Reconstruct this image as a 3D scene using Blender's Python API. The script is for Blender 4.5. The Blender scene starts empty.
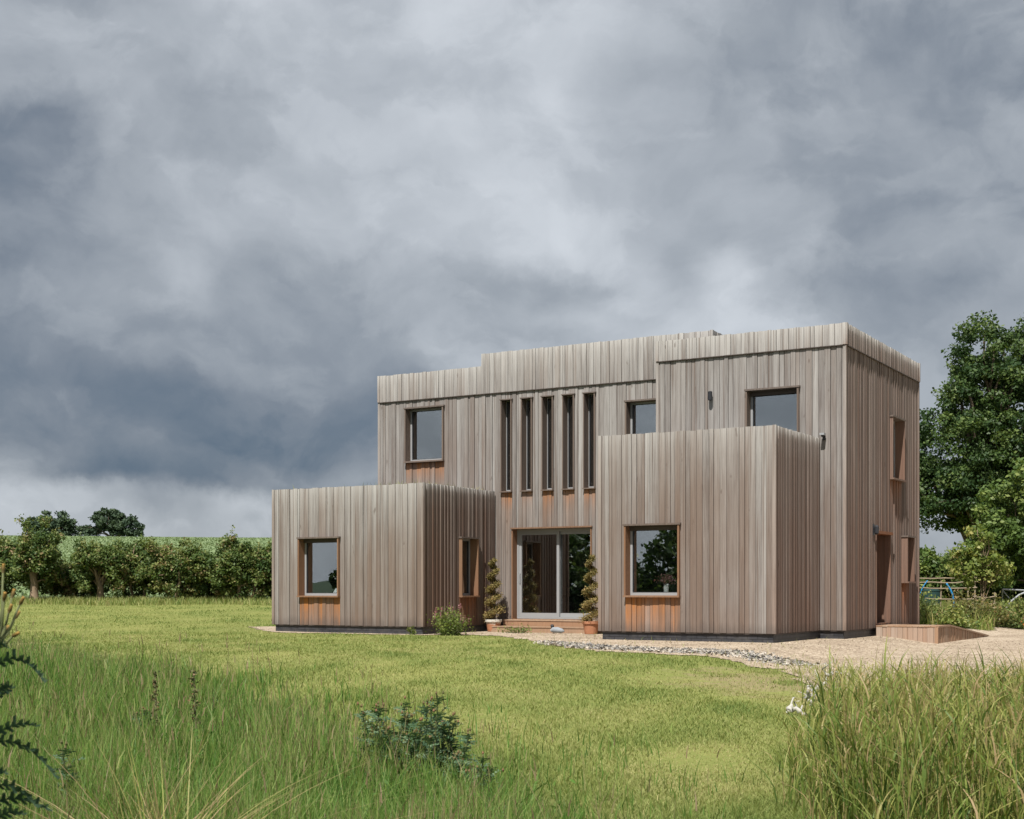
import bpy, math, random
import numpy as np
from mathutils import Vector

random.seed(7)
RNG = np.random.default_rng(7)
sc = bpy.context.scene
COL = sc.collection
EXPOSURE = 0.68

# ------------------------------------------------------------------ house frame (fitted to the photograph)
TH = 0.5342
E1 = np.array([math.cos(TH), -math.sin(TH)])
E2 = np.array([math.sin(TH), math.cos(TH)])
C0 = np.array([7.316, 30.0])
EYE = 1.10


def world(s, t):
    q = C0 + s * E1 + t * E2
    return float(q[0]), float(q[1])


def sm(a, b, x):
    k = np.clip((np.asarray(x, float) - a) / (b - a), 0, 1)
    return k * k * (3 - 2 * k)


def height(x, y):
    x = np.asarray(x, float)
    y = np.asarray(y, float)
    z = -0.45 * (1 - sm(7, 24, y))
    z = z + 0.022 * np.clip(y - 34, 0, 30) * sm(-4, -10, x)
    s = (x - C0[0]) * E1[0] + (y - C0[1]) * E1[1]
    z = z - 0.15 * sm(0.1, 1.6, s) * sm(16, 24, y)
    top = 10.9 - 0.010 * np.clip(x + 53, -200, 0) - 9.0 * sm(0, 70, x)
    z = z + top * sm(66, 300, y) - 16 * sm(330, 700, y)
    z = z + 3.2 * sm(-110, -260, x) * (1 - sm(40, 120, y)) - 3.2 * sm(-300, -700, x) * (1 - sm(40, 120, y))
    return z


def gz(x, y):
    return float(height(x, y))


# ------------------------------------------------------------------ small toolkit
def tag(o, label=None, cat=None, group=None, kind=None):
    if label:
        o['label'] = label
    if cat:
        o['category'] = cat
    if group:
        o['group'] = group
    if kind:
        o['kind'] = kind
    return o


def empty(name, loc=(0, 0, 0), rz=0.0):
    o = bpy.data.objects.new(name, None)
    o.empty_display_size = 0.3
    COL.objects.link(o)
    o.location = loc
    o.rotation_euler = (0, 0, rz)
    return o


class MB:
    """Collects polygons with per-vertex attributes and links them as one mesh object."""

    def __init__(self):
        self.v, self.f, self.m, self.a = [], [], [], {}

    def add(self, verts, faces, mat=0, **attr):
        b = len(self.v)
        self.v.extend(verts)
        self.f.extend([tuple(b + i for i in f) for f in faces])
        self.m.extend([mat] * len(faces))
        n = len(verts)
        for k in set(self.a) | set(attr):
            lst = self.a.setdefault(k, [])
            if len(lst) < b:
                lst.extend([0.0] * (b - len(lst)))
            val = attr.get(k, 0.0)
            lst.extend(val if isinstance(val, (list, tuple, np.ndarray)) else [val] * n)

    def box(self, lo, hi, mat=0, **attr):
        x0, y0, z0 = lo
        x1, y1, z1 = hi
        self.add([(x0, y0, z0), (x1, y0, z0), (x1, y1, z0), (x0, y1, z0), (x0, y0, z1), (x1, y0, z1), (x1, y1, z1), (x0, y1, z1)],
                 [(0, 3, 2, 1), (4, 5, 6, 7), (0, 1, 5, 4), (1, 2, 6, 5), (2, 3, 7, 6), (3, 0, 4, 7)], mat, **attr)

    def tube(self, pts, radii, n=8, mat=0, cap=True, **attr):
        pts = [Vector(p) for p in pts]
        if not isinstance(radii, (list, tuple)):
            radii = [radii] * len(pts)
        vs, fs = [], []
        up = Vector((0.13, 0.21, 1)).normalized()
        for i, p in enumerate(pts):
            d = (pts[min(i + 1, len(pts) - 1)] - pts[max(i - 1, 0)]).normalized()
            if abs(d.dot(up)) > 0.97:
                up = Vector((1, 0.2, 0.1)).normalized()
            a = d.cross(up).normalized()
            b = d.cross(a).normalized()
            for k in range(n):
                th = 2 * math.pi * k / n
                vs.append(tuple(p + radii[i] * (math.cos(th) * a + math.sin(th) * b)))
        for i in range(len(pts) - 1):
            for k in range(n):
                k2 = (k + 1) % n
                fs.append((i * n + k, i * n + k2, (i + 1) * n + k2, (i + 1) * n + k))
        if cap:
            fs.append(tuple(range(n)))
            fs.append(tuple((len(pts) - 1) * n + k for k in range(n)))
        self.add(vs, fs, mat, **attr)

    def lathe(self, prof, c=(0, 0, 0), n=24, mat=0, **attr):
        vs, fs = [], []
        for r, z in prof:
            for k in range(n):
                th = 2 * math.pi * k / n
                vs.append((c[0] + r * math.cos(th), c[1] + r * math.sin(th), c[2] + z))
        for i in range(len(prof) - 1):
            for k in range(n):
                k2 = (k + 1) % n
                fs.append((i * n + k, i * n + k2, (i + 1) * n + k2, (i + 1) * n + k))
        self.add(vs, fs, mat, **attr)

    def build(self, name, mats, parent=None, smooth=False, loc=None):
        me = bpy.data.meshes.new(name)
        me.from_pydata([tuple(p) for p in self.v], [], self.f)
        for m in (mats if isinstance(mats, (list, tuple)) else [mats]):
            me.materials.append(m)
        if any(self.m):
            me.polygons.foreach_set('material_index', self.m)
        for k, vals in self.a.items():
            if len(vals) < len(self.v):
                vals = list(vals) + [0.0] * (len(self.v) - len(vals))
            at = me.attributes.new(k, 'FLOAT', 'POINT')
            at.data.foreach_set('value', np.asarray(vals, np.float32))
        if smooth:
            me.polygons.foreach_set('use_smooth', [True] * len(me.polygons))
        me.update()
        o = bpy.data.objects.new(name, me)
        COL.objects.link(o)
        if parent is not None:
            o.parent = parent
        if loc is not None:
            o.location = loc
        return o


def np_mesh(name, verts, quads, mats, parent=None, loc=None, **attrs):
    """Fast mesh from arrays: verts (N,3), quads (M,4)."""
    me = bpy.data.meshes.new(name)
    verts = np.ascontiguousarray(verts, np.float32)
    quads = np.ascontiguousarray(quads, np.int32)
    nq = len(quads)
    me.vertices.add(len(verts))
    me.vertices.foreach_set('co', verts.ravel())
    me.loops.add(nq * 4)
    me.loops.foreach_set('vertex_index', quads.ravel())
    me.polygons.add(nq)
    me.polygons.foreach_set('loop_start', np.arange(nq, dtype=np.int32) * 4)
    me.polygons.foreach_set('loop_total', np.full(nq, 4, np.int32))
    for m in (mats if isinstance(mats, (list, tuple)) else [mats]):
        me.materials.append(m)
    for k, vals in attrs.items():
        at = me.attributes.new(k, 'FLOAT', 'POINT')
        at.data.foreach_set('value', np.ascontiguousarray(vals, np.float32))
    me.update(calc_edges=True)
    o = bpy.data.objects.new(name, me)
    COL.objects.link(o)
    if parent is not None:
        o.parent = parent
    if loc is not None:
        o.location = loc
    return o


def copy_tree(o, parent=None):
    c = o.copy()
    COL.objects.link(c)
    if parent is not None:
        c.parent = parent
    for ch in list(o.children):
        copy_tree(ch, c)
    return c


# ------------------------------------------------------------------ materials
class NT:
    def __init__(self, name):
        self.mat = bpy.data.materials.new(name)
        self.mat.use_nodes = True
        self.t = self.mat.node_tree
        self.t.nodes.clear()
        self.out = self.n('ShaderNodeOutputMaterial')

    def n(self, kind, **kw):
        nd = self.t.nodes.new(kind)
        for k, v in kw.items():
            setattr(nd, k, v)
        return nd

    def l(self, a, b):
        self.t.links.new(a, b)

    def val(self, sock, v):
        if hasattr(v, 'is_output') or isinstance(v, bpy.types.NodeSocket):
            self.l(v, sock)
        else:
            sock.default_value = v

    def math(self, op, a, b=0.0, c=0.0, clamp=False):
        nd = self.n('ShaderNodeMath', operation=op)
        nd.use_clamp = clamp
        self.val(nd.inputs[0], a)
        self.val(nd.inputs[1], b)
        if op in ('MULTIPLY_ADD', 'COMPARE', 'SMOOTH_MIN', 'SMOOTH_MAX'):
            self.val(nd.inputs[2], c)
        return nd.outputs[0]

    def mr(self, x, a, b, c=0.0, d=1.0, smooth=False):
        nd = self.n('ShaderNodeMapRange')
        nd.interpolation_type = 'SMOOTHSTEP' if smooth else 'LINEAR'
        nd.clamp = True
        self.val(nd.inputs[0], x)
        for i, v in enumerate((a, b, c, d)):
            self.val(nd.inputs[1 + i], v)
        return nd.outputs[0]

    def mix(self, f, a, b, blend='MIX'):
        nd = self.n('ShaderNodeMix', data_type='RGBA', blend_type=blend)
        nd.clamp_factor = True
        self.val(nd.inputs[0], f)
        for s, v in ((nd.inputs[6], a), (nd.inputs[7], b)):
            if isinstance(v, (tuple, list)):
                s.default_value = (*v, 1) if len(v) == 3 else v
            else:
                self.l(v, s)
        return nd.outputs[2]

    def attr(self, name):
        return self.n('ShaderNodeAttribute', attribute_name=name).outputs['Fac']

    def coord(self, kind='Object', scale=(1, 1, 1)):
        if kind == 'Position':
            o = self.n('ShaderNodeNewGeometry').outputs['Position']
        else:
            o = self.n('ShaderNodeTexCoord').outputs[kind]
        mp = self.n('ShaderNodeMapping')
        mp.inputs['Scale'].default_value = scale
        self.l(o, mp.inputs['Vector'])
        return mp.outputs[0]

    def noise(self, vec, scale=5.0, detail=4.0, rough=0.55, dist=0.0, dims='3D', w=None):
        nd = self.n('ShaderNodeTexNoise', noise_dimensions=dims)
        nd.inputs['Scale'].default_value = scale
        nd.inputs['Detail'].default_value = detail
        nd.inputs['Roughness'].default_value = rough
        nd.inputs['Distortion'].default_value = dist
        if vec is not None:
            self.l(vec, nd.inputs['Vector'])
        if w is not None:
            self.val(nd.inputs['W'], w)
        return nd.outputs['Fac']

    def bump(self, h, strength=0.3, dist=0.01):
        nd = self.n('ShaderNodeBump')
        nd.inputs['Strength'].default_value = strength
        nd.inputs['Distance'].default_value = dist
        self.l(h, nd.inputs['Height'])
        return nd.outputs[0]

    def bsdf(self, color, rough=0.7, normal=None, spec=0.3, metal=0.0, **kw):
        p = self.n('ShaderNodeBsdfPrincipled')
        if isinstance(color, (tuple, list)):
            p.inputs['Base Color'].default_value = (*color, 1)
        else:
            self.l(color, p.inputs['Base Color'])
        self.val(p.inputs['Roughness'], rough)
        p.inputs['Specular IOR Level'].default_value = spec
        p.inputs['Metallic'].default_value = metal
        if normal is not None:
            self.l(normal, p.inputs['Normal'])
        return p.outputs[0]

    def done(self, shader):
        self.l(shader, self.out.inputs['Surface'])
        return self.mat


def simple(name, col, rough=0.6, var=0.15, scale=8.0, spec=0.3, metal=0.0, bump=0.15):
    t = NT(name)
    f = t.noise(t.coord('Object'), scale, 5, 0.6)
    a = tuple(c * (1 - var) for c in col)
    b = tuple(min(1, c * (1 + var)) for c in col)
    return t.done(t.bsdf(t.mix(f, a, b), rough, t.bump(f, bump, 0.01) if bump else None, spec, metal))


def wood_mat(name, dark, light, brown, fresh, rough=0.8, dirt=0.45):
    t = NT(name)
    tone = t.attr('tone')
    fr = t.attr('fresh')
    sil = t.attr('silver')
    off = t.n('ShaderNodeCombineXYZ')
    t.l(t.math('MULTIPLY', tone, 37.0), off.inputs[0])
    t.l(t.math('MULTIPLY', tone, 91.0), off.inputs[2])
    add = t.n('ShaderNodeVectorMath', operation='ADD')
    t.l(t.n('ShaderNodeTexCoord').outputs['Object'], add.inputs[0])
    t.l(off.outputs[0], add.inputs[1])
    mp = t.n('ShaderNodeMapping')
    mp.inputs['Scale'].default_value = (60, 60, 1.6)
    t.l(add.outputs[0], mp.inputs['Vector'])
    grain = t.noise(mp.outputs[0], 1.0, 5, 0.65, 0.4)
    mp2 = t.n('ShaderNodeMapping')
    mp2.inputs['Scale'].default_value = (9, 9, 0.45)
    t.l(add.outputs[0], mp2.inputs['Vector'])
    blotch = t.noise(mp2.outputs[0], 1.0, 4, 0.6)
    big = t.noise(t.coord('Object', (0.5, 0.5, 0.35)), 1.0, 3, 0.55)
    z = t.n('ShaderNodeSeparateXYZ')
    t.l(t.n('ShaderNodeTexCoord').outputs['Object'], z.inputs[0])
    k = t.math('ADD', t.math('MULTIPLY', tone, 0.48), t.math('MULTIPLY', t.math('SUBTRACT', blotch, 0.5), 1.1))
    k = t.math('ADD', k, t.math('MULTIPLY', t.math('SUBTRACT', grain, 0.5), 1.25))
    k = t.math('ADD', k, 0.26)
    base = t.mix(k, dark, light)
    low = t.mr(z.outputs[2], 5.8, 0.2, 0.05, 0.85)
    tb = t.math('FRACT', t.math('MULTIPLY', tone, 7.31))
    bw = t.math('ADD', low, t.math('MULTIPLY', t.math('SUBTRACT', big, 0.5), 1.5))
    bw = t.math('ADD', bw, t.math('MULTIPLY', t.math('SUBTRACT', tb, 0.55), 0.75), clamp=True)
    col = t.mix(t.math('MULTIPLY', bw, 0.84), base, t.mix(grain, tuple(c * 0.6 for c in brown), brown))
    col = t.mix(t.math('MULTIPLY', sil, t.mr(t.math('ADD', grain, blotch), 0.55, 1.05)), col, tuple(min(1, 0.47 * k_) for k_ in (1.0, 0.965, 0.92)))  # pale board tops: silvering on the fronts, sunlit fringe painted on the sides
    frc = t.mix(grain, tuple(c * 0.45 for c in fresh), fresh)
    fm = t.math('MULTIPLY', fr, t.mr(t.math('ADD', blotch, t.math('MULTIPLY', grain, 0.6)), 0.50, 0.95, 0.30, 1.15), clamp=True)
    col = t.mix(fm, col, frc)
    mp3 = t.n('ShaderNodeMapping')
    mp3.inputs['Scale'].default_value = (22, 22, 0.22)
    t.l(add.outputs[0], mp3.inputs['Vector'])
    streak = t.noise(mp3.outputs[0], 1.0, 4, 0.6)
    col = t.mix(t.mr(streak, 0.53, 0.68, 0, 0.62), col, tuple(c * 0.62 for c in brown))
    splash = t.math('ADD', z.outputs[2], t.math('MULTIPLY', t.math('SUBTRACT', blotch, 0.5), 0.5))
    col = t.mix(t.mr(splash, 0.42, 0.22, 0, dirt), col, tuple(c * 0.5 for c in dark))
    knots = t.noise(t.coord('Object', (7, 7, 2.2)), 1.3, 2, 0.5)
    col = t.mix(t.mr(knots, 0.70, 0.78, 0, 0.55), col, tuple(c * 0.45 for c in brown))
    return t.done(t.bsdf(col, rough, t.bump(grain, 0.35, 0.004), 0.2))


M = {}
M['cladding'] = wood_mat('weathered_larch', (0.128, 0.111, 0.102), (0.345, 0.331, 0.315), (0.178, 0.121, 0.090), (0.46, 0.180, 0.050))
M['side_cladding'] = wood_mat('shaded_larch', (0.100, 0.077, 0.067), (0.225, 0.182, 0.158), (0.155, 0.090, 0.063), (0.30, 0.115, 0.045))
M['lining'] = wood_mat('window_lining_timber', (0.15, 0.098, 0.068), (0.30, 0.205, 0.14), (0.21, 0.11, 0.062), (0.30, 0.14, 0.06), dirt=0.0)
M['lining_grey'] = wood_mat('weathered_lining_timber', (0.095, 0.076, 0.066), (0.20, 0.165, 0.142), (0.15, 0.105, 0.082), (0.18, 0.11, 0.07))
M['deck'] = wood_mat('deck_timber', (0.24, 0.185, 0.13), (0.42, 0.34, 0.26), (0.34, 0.20, 0.12), (0.4, 0.2, 0.1), dirt=0.0)
M['membrane'] = simple('board_backing', (0.055, 0.040, 0.032), 0.9, 0.2)
M['flashing'] = simple('dark_flashing', (0.065, 0.050, 0.042), 0.6, 0.2)
M['roof'] = simple('roof_felt', (0.08, 0.08, 0.075), 0.9, 0.2)
M['alu'] = simple('pale_aluminium', (0.27, 0.275, 0.28), 0.42, 0.05, 5, 0.5, 0.0, 0)
M['dark_metal'] = simple('black_metal', (0.025, 0.026, 0.03), 0.45, 0.2)
M['grey_metal'] = simple('galvanised_tube', (0.27, 0.28, 0.29), 0.5, 0.2, 20)
M['white_plastic'] = simple('white_enamel', (0.80, 0.80, 0.78), 0.4, 0.05)
M['plaster'] = simple('interior_plaster', (0.24, 0.225, 0.205), 0.9, 0.05)
M['floor_wood'] = simple('interior_floor', (0.2, 0.13, 0.08), 0.5, 0.3, 4)
M['cabinet'] = simple('cabinet_paint', (0.30, 0.275, 0.24), 0.6, 0.08)
M['dark_furniture'] = simple('dark_sofa', (0.05, 0.045, 0.045), 0.8, 0.2)
M['blue_pipe'] = simple('blue_pipe', (0.02, 0.22, 0.50), 0.45, 0.15, 6)
M['green_plastic'] = simple('dark_green_plastic', (0.010, 0.034, 0.030), 0.85, 0.2)
M['pole'] = simple('bleached_pole', (0.27, 0.215, 0.15), 0.85, 0.3, 12)
M['bark'] = simple('bark', (0.11, 0.085, 0.062), 0.95, 0.45, 5, 0.1, 0.0, 0.8)
M['pale_bark'] = simple('pale_bark', (0.21, 0.155, 0.105), 0.95, 0.4, 6, 0.1, 0.0, 0.8)
M['driftwood'] = simple('bleached_wood', (0.40, 0.385, 0.35), 0.85, 0.45, 14, 0.1, 0.0, 0.7)
M['stone'] = simple('pale_stone', (0.24, 0.26, 0.28), 0.8, 0.25, 10)
M['soil'] = simple('potting_soil', (0.05, 0.035, 0.025), 0.95, 0.3)


def plinth_mat():
    t = NT('plinth_engineering_brick')
    br = t.n('ShaderNodeTexBrick')
    tc = t.n('ShaderNodeTexCoord')
    sep = t.n('ShaderNodeSeparateXYZ')
    t.l(tc.outputs['Object'], sep.inputs[0])
    cmb = t.n('ShaderNodeCombineXYZ')
    t.l(t.math('ADD', sep.outputs[0], sep.outputs[1]), cmb.inputs[0])
    t.l(sep.outputs[2], cmb.inputs[1])
    t.l(cmb.outputs[0], br.inputs['Vector'])
    br.inputs['Scale'].default_value = 1.0
    br.inputs['Brick Width'].default_value = 0.225
    br.inputs['Row Height'].default_value = 0.075
    br.inputs['Mortar Size'].default_value = 0.008
    br.inputs['Color1'].default_value = (0.022, 0.024, 0.030, 1)
    br.inputs['Color2'].default_value = (0.040, 0.040, 0.046, 1)
    br.inputs['Mortar'].default_value = (0.012, 0.012, 0.013, 1)
    f = t.noise(t.coord('Object'), 6, 5, 0.6)
    col = t.mix(t.mr(f, 0.45, 0.75, 0, 0.5), br.outputs['Color'], (0.075, 0.07, 0.065))
    return t.done(t.bsdf(col, 0.55, None, 0.4))


M['plinth'] = plinth_mat()


def terracotta_mat():
    t = NT('terracotta')
    z = t.n('ShaderNodeSeparateXYZ')
    t.l(t.n('ShaderNodeTexCoord').outputs['Object'], z.inputs[0])
    f = t.noise(t.coord('Object'), 9, 5, 0.65)
    col = t.mix(f, (0.30, 0.125, 0.065), (0.46, 0.225, 0.13))
    lime = t.math('MULTIPLY', t.attr('lime'), t.mr(t.math('ADD', f, t.mr(z.outputs[2], 0.1, 0.28, -0.35, 0.35)), 0.48, 0.66))
    col = t.mix(lime, col, (0.55, 0.52, 0.46))
    return t.done(t.bsdf(col, 0.85, t.bump(f, 0.3, 0.01), 0.2))


M['terracotta'] = terracotta_mat()


def glass_mat():
    t = NT('window_glass')
    lw = t.n('ShaderNodeLayerWeight')
    lw.inputs['Blend'].default_value = 0.5
    k = t.math('ADD', t.math('MULTIPLY', t.math('POWER', lw.outputs['Facing'], 3.5), 0.8), 0.25, clamp=True)
    tr = t.n('ShaderNodeBsdfTransparent')
    tr.inputs[0].default_value = (0.88, 0.91, 0.91, 1)
    gl = t.n('ShaderNodeBsdfGlossy')
    gl.inputs['Roughness'].default_value = 0.0
    gl.inputs['Color'].default_value = (0.92, 0.95, 0.97, 1)
    wob = t.noise(t.coord('Object', (0.9, 0.9, 0.9)), 1.0, 1, 0.5)
    t.l(t.bump(wob, 0.04, 0.05), gl.inputs['Normal'])
    mx = t.n('ShaderNodeMixShader')
    t.l(k, mx.inputs[0])
    t.l(tr.outputs[0], mx.inputs[1])
    t.l(gl.outputs[0], mx.inputs[2])
    return t.done(mx.outputs[0])


M['glass'] = glass_mat()


def leaf_mat(name, stops, translucency=0.3, rough=0.55, patch=None, spec=0.25):
    """Colour from each leaf's own tint; stops = list of (position, colour)."""
    t = NT(name)
    tint = t.attr('tint')
    if patch:
        n = t.noise(t.coord('Position'), patch[0], 6, 0.62)
        tint = t.math('ADD', tint, t.math('MULTIPLY', t.math('SUBTRACT', n, 0.5), patch[1]), clamp=True)
    r = t.n('ShaderNodeValToRGB')
    el = r.color_ramp.elements
    while len(el) < len(stops):
        el.new(0.5)
    for e, (p, c) in zip(el, stops):
        e.position = p
        e.color = (*c, 1)
    t.l(tint, r.inputs[0])
    d = t.bsdf(r.outputs[0], rough, None, spec)
    tr = t.n('ShaderNodeBsdfTranslucent')
    br = t.mix(1.0, r.outputs[0], (1.25, 1.3, 0.75), 'MULTIPLY')
    t.l(br, tr.inputs[0])
    mx = t.n('ShaderNodeMixShader')
    mx.inputs[0].default_value = translucency
    t.l(d, mx.inputs[1])
    t.l(tr.outputs[0], mx.inputs[2])
    return t.done(mx.outputs[0])


M['lawn'] = leaf_mat('lawn_grass', [(0, (0.096, 0.155, 0.036)), (0.4, (0.195, 0.235, 0.064)), (0.7, (0.275, 0.285, 0.104)), (1, (0.36, 0.32, 0.145))], 0.28, 0.65, (0.55, 0.9))
M['meadow'] = leaf_mat('meadow_grass', [(0, (0.036, 0.098, 0.016)), (0.5, (0.100, 0.200, 0.036)), (0.8, (0.225, 0.295, 0.078)), (0.93, (0.27, 0.25, 0.115)), (1, (0.24, 0.17, 0.105))], 0.35, 0.5, (0.6, 0.40))
M['reed'] = leaf_mat('reed_leaves', [(0, (0.040, 0.088, 0.020)), (0.4, (0.130, 0.190, 0.038)), (0.7, (0.27, 0.28, 0.080)), (1, (0.36, 0.26, 0.14))], 0.32, 0.5)
M['oak'] = leaf_mat('oak_leaves', [(0, (0.024, 0.052, 0.017)), (0.6, (0.058, 0.098, 0.027)), (1, (0.125, 0.170, 0.048))], 0.25, 0.5)
M['far_oak'] = leaf_mat('far_oak_leaves', [(0, (0.035, 0.062, 0.038)), (1, (0.075, 0.110, 0.055))], 0.2, 0.7)  # distance haze is mixed into these leaf colours
M['bright_tree'] = leaf_mat('bright_tree_leaves', [(0, (0.050, 0.088, 0.022)), (0.6, (0.105, 0.160, 0.040)), (1, (0.19, 0.23, 0.065))], 0.3, 0.5)
M['hedge'] = leaf_mat('hedge_leaves', [(0, (0.040, 0.076, 0.020)), (0.5, (0.105, 0.150, 0.040)), (0.85, (0.20, 0.215, 0.070)), (1, (0.25, 0.18, 0.095))], 0.28, 0.55)
M['sapling'] = leaf_mat('sapling_leaves', [(0, (0.09, 0.14, 0.03)), (0.6, (0.19, 0.23, 0.055)), (1, (0.38, 0.35, 0.13))], 0.35, 0.5)
M['crop'] = leaf_mat('crop_leaves', [(0, (0.155, 0.215, 0.105)), (1, (0.24, 0.305, 0.155))], 0.2, 0.7)
M['thistle'] = leaf_mat('thistle_leaves', [(0, (0.030, 0.072, 0.034)), (0.6, (0.078, 0.136, 0.066)), (0.9, (0.18, 0.25, 0.155)), (1, (0.30, 0.20, 0.10))], 0.15, 0.5)
M['sow_thistle'] = leaf_mat('sow_thistle_leaves', [(0, (0.022, 0.050, 0.034)), (0.7, (0.062, 0.110, 0.066)), (1, (0.17, 0.22, 0.14))], 0.15, 0.4)
M['bud'] = leaf_mat('yellow_buds', [(0, (0.07, 0.06, 0.02)), (0.5, (0.17, 0.11, 0.03)), (1, (0.36, 0.21, 0.05))], 0.15, 0.6)
M['dock'] = leaf_mat('dock_seed', [(0, (0.05, 0.07, 0.022)), (0.6, (0.12, 0.12, 0.045)), (1, (0.24, 0.13, 0.07))], 0.15, 0.6)
M['conifer'] = leaf_mat('topiary_needles', [(0, (0.085, 0.085, 0.028)), (0.5, (0.22, 0.18, 0.062)), (1, (0.40, 0.27, 0.12))], 0.2, 0.6)
M['shrub'] = leaf_mat('garden_shrub_leaves', [(0, (0.055, 0.095, 0.024)), (0.6, (0.14, 0.185, 0.042)), (1, (0.27, 0.28, 0.085))], 0.3, 0.5)
M['dry_shrub'] = leaf_mat('dry_shrub_leaves', [(0, (0.06, 0.075, 0.022)), (0.6, (0.14, 0.145, 0.045)), (1, (0.25, 0.17, 0.075))], 0.3, 0.5)
M['pink'] = leaf_mat('pink_flowers', [(0, (0.30, 0.13, 0.15)), (1, (0.55, 0.28, 0.30))], 0.3, 0.6)
M['orange_flower'] = leaf_mat('orange_flowers', [(0, (0.45, 0.14, 0.03)), (1, (0.60, 0.25, 0.06))], 0.3, 0.6)
M['stem'] = leaf_mat('green_stems', [(0, (0.06, 0.09, 0.03)), (1, (0.20, 0.19, 0.09))], 0.05, 0.6)


# ------------------------------------------------------------------ the ground
def ground_mat():
    t = NT('grassland')
    pos = t.n('ShaderNodeNewGeometry').outputs['Position']
    sep = t.n('ShaderNodeSeparateXYZ')
    t.l(pos, sep.inputs[0])
    x, y = sep.outputs[0], sep.outputs[1]
    n1 = t.noise(pos, 0.35, 4, 0.6)
    n2 = t.noise(pos, 3.0, 5, 0.65)
    n3 = t.noise(pos, 22.0, 4, 0.7)
    a = t.math('ADD', t.math('MULTIPLY', n1, 0.7), t.math('ADD', t.math('MULTIPLY', n2, 0.35), t.math('MULTIPLY', n3, 0.55)))
    lawn = t.mix(t.mr(a, 0.55, 1.05), (0.105, 0.140, 0.032), (0.240, 0.240, 0.078))
    # bare, scuffed earth near the end of the gravel
    dx = t.math('MULTIPLY', t.math('SUBTRACT', x, 3.3), 0.75)
    dy = t.math('MULTIPLY', t.math('SUBTRACT', y, 18.6), 0.34)
    dd = t.math('SQRT', t.math('ADD', t.math('MULTIPLY', dx, dx), t.math('MULTIPLY', dy, dy)))
    bare = t.mr(t.math('ADD', dd, t.math('MULTIPLY', t.math('SUBTRACT', n2, 0.5), 2.6)), 0.9, 0.35)
    soil = t.mix(n3, (0.15, 0.115, 0.06), (0.33, 0.26, 0.155))
    lawn = t.mix(t.math('MULTIPLY', bare, 0.75), lawn, soil)
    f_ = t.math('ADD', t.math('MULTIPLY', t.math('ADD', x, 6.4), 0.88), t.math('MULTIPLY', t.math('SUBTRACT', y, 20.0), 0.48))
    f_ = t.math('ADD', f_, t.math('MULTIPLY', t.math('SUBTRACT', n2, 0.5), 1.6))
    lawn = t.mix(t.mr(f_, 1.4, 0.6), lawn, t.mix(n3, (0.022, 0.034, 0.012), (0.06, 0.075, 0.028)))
    crop = t.mix(n3, (0.085, 0.12, 0.055), (0.15, 0.19, 0.09))
    col = t.mix(t.mr(y, 64, 70), lawn, crop)
    wood = t.mix(t.noise(pos, 0.12, 6, 0.7), (0.020, 0.034, 0.022), (0.055, 0.080, 0.045))
    col = t.mix(t.mr(x, -70, -95), col, t.mix(t.mr(y, 60, 75), wood, crop))
    return t.done(t.bsdf(col, 0.95, t.bump(n3, 0.6, 0.03), 0.1))


def axis(lo, hi, step, far, grow=1.16):
    a = list(np.arange(lo, hi + 1e-6, step))
    d, x = step, hi
    while x < far:
        d *= grow
        x += d
        a.append(x)
    d, x = step, lo
    while x > -far:
        d *= grow
        x -= d
        a.insert(0, x)
    return np.array(a)


def sheet(name, X, Y, mat, lift=0.0, keep=None):
    gx, gy = np.meshgrid(X, Y)
    z = height(gx, gy) + lift
    v = np.stack([gx.ravel(), gy.ravel(), z.ravel()], 1)
    nx, ny = len(X), len(Y)
    i = np.arange(nx - 1)
    j = np.arange(ny - 1)
    ii, jj = np.meshgrid(i, j)
    a = (jj * nx + ii).ravel()
    q = np.stack([a, a + 1, a + 1 + nx, a + nx], 1)
    if keep is not None:
        q = q[keep(v[q].mean(1))]
    o = np_mesh(name, v, q, mat)
    o.data.polygons.foreach_set('use_smooth', [True] * len(o.data.polygons))
    return o


g = sheet('ground', axis(-22, 24, 0.35, 3500), axis(-6, 66, 0.35, 3500), ground_mat())
tag(g, 'grassy ground rising to a green crop field', kind='structure')


def inside(poly, p):
    x, y = p[:, 0], p[:, 1]
    r = np.zeros(len(p), bool)
    n = len(poly)
    for i in range(n):
        (x0, y0), (x1, y1) = poly[i], poly[(i + 1) % n]
        c = ((y0 > y) != (y1 > y)) & (x < (x1 - x0) * (y - y0) / (y1 - y0 + 1e-12) + x0)
        r ^= c
    return r


def ragged(p):
    return wob(wob(p, 0.9, 0.6), 0.5, 2.3)


def wob(p, a=0.35, k=1.0):
    x, y = p[:, 0] * k, p[:, 1] * k
    return np.stack([p[:, 0] + a * (np.sin(x * 2.1 + y * 1.3) + 0.6 * np.sin(x * 5.3 - y * 4.1) + 0.4 * np.sin(y * 11 + x * 9)) * 0.5,
                     p[:, 1] + a * (np.sin(y * 1.7 - x * 2.3) + 0.6 * np.sin(y * 6.1 + x * 3.7) + 0.4 * np.sin(x * 12 - y * 8)) * 0.5], 1)


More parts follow.
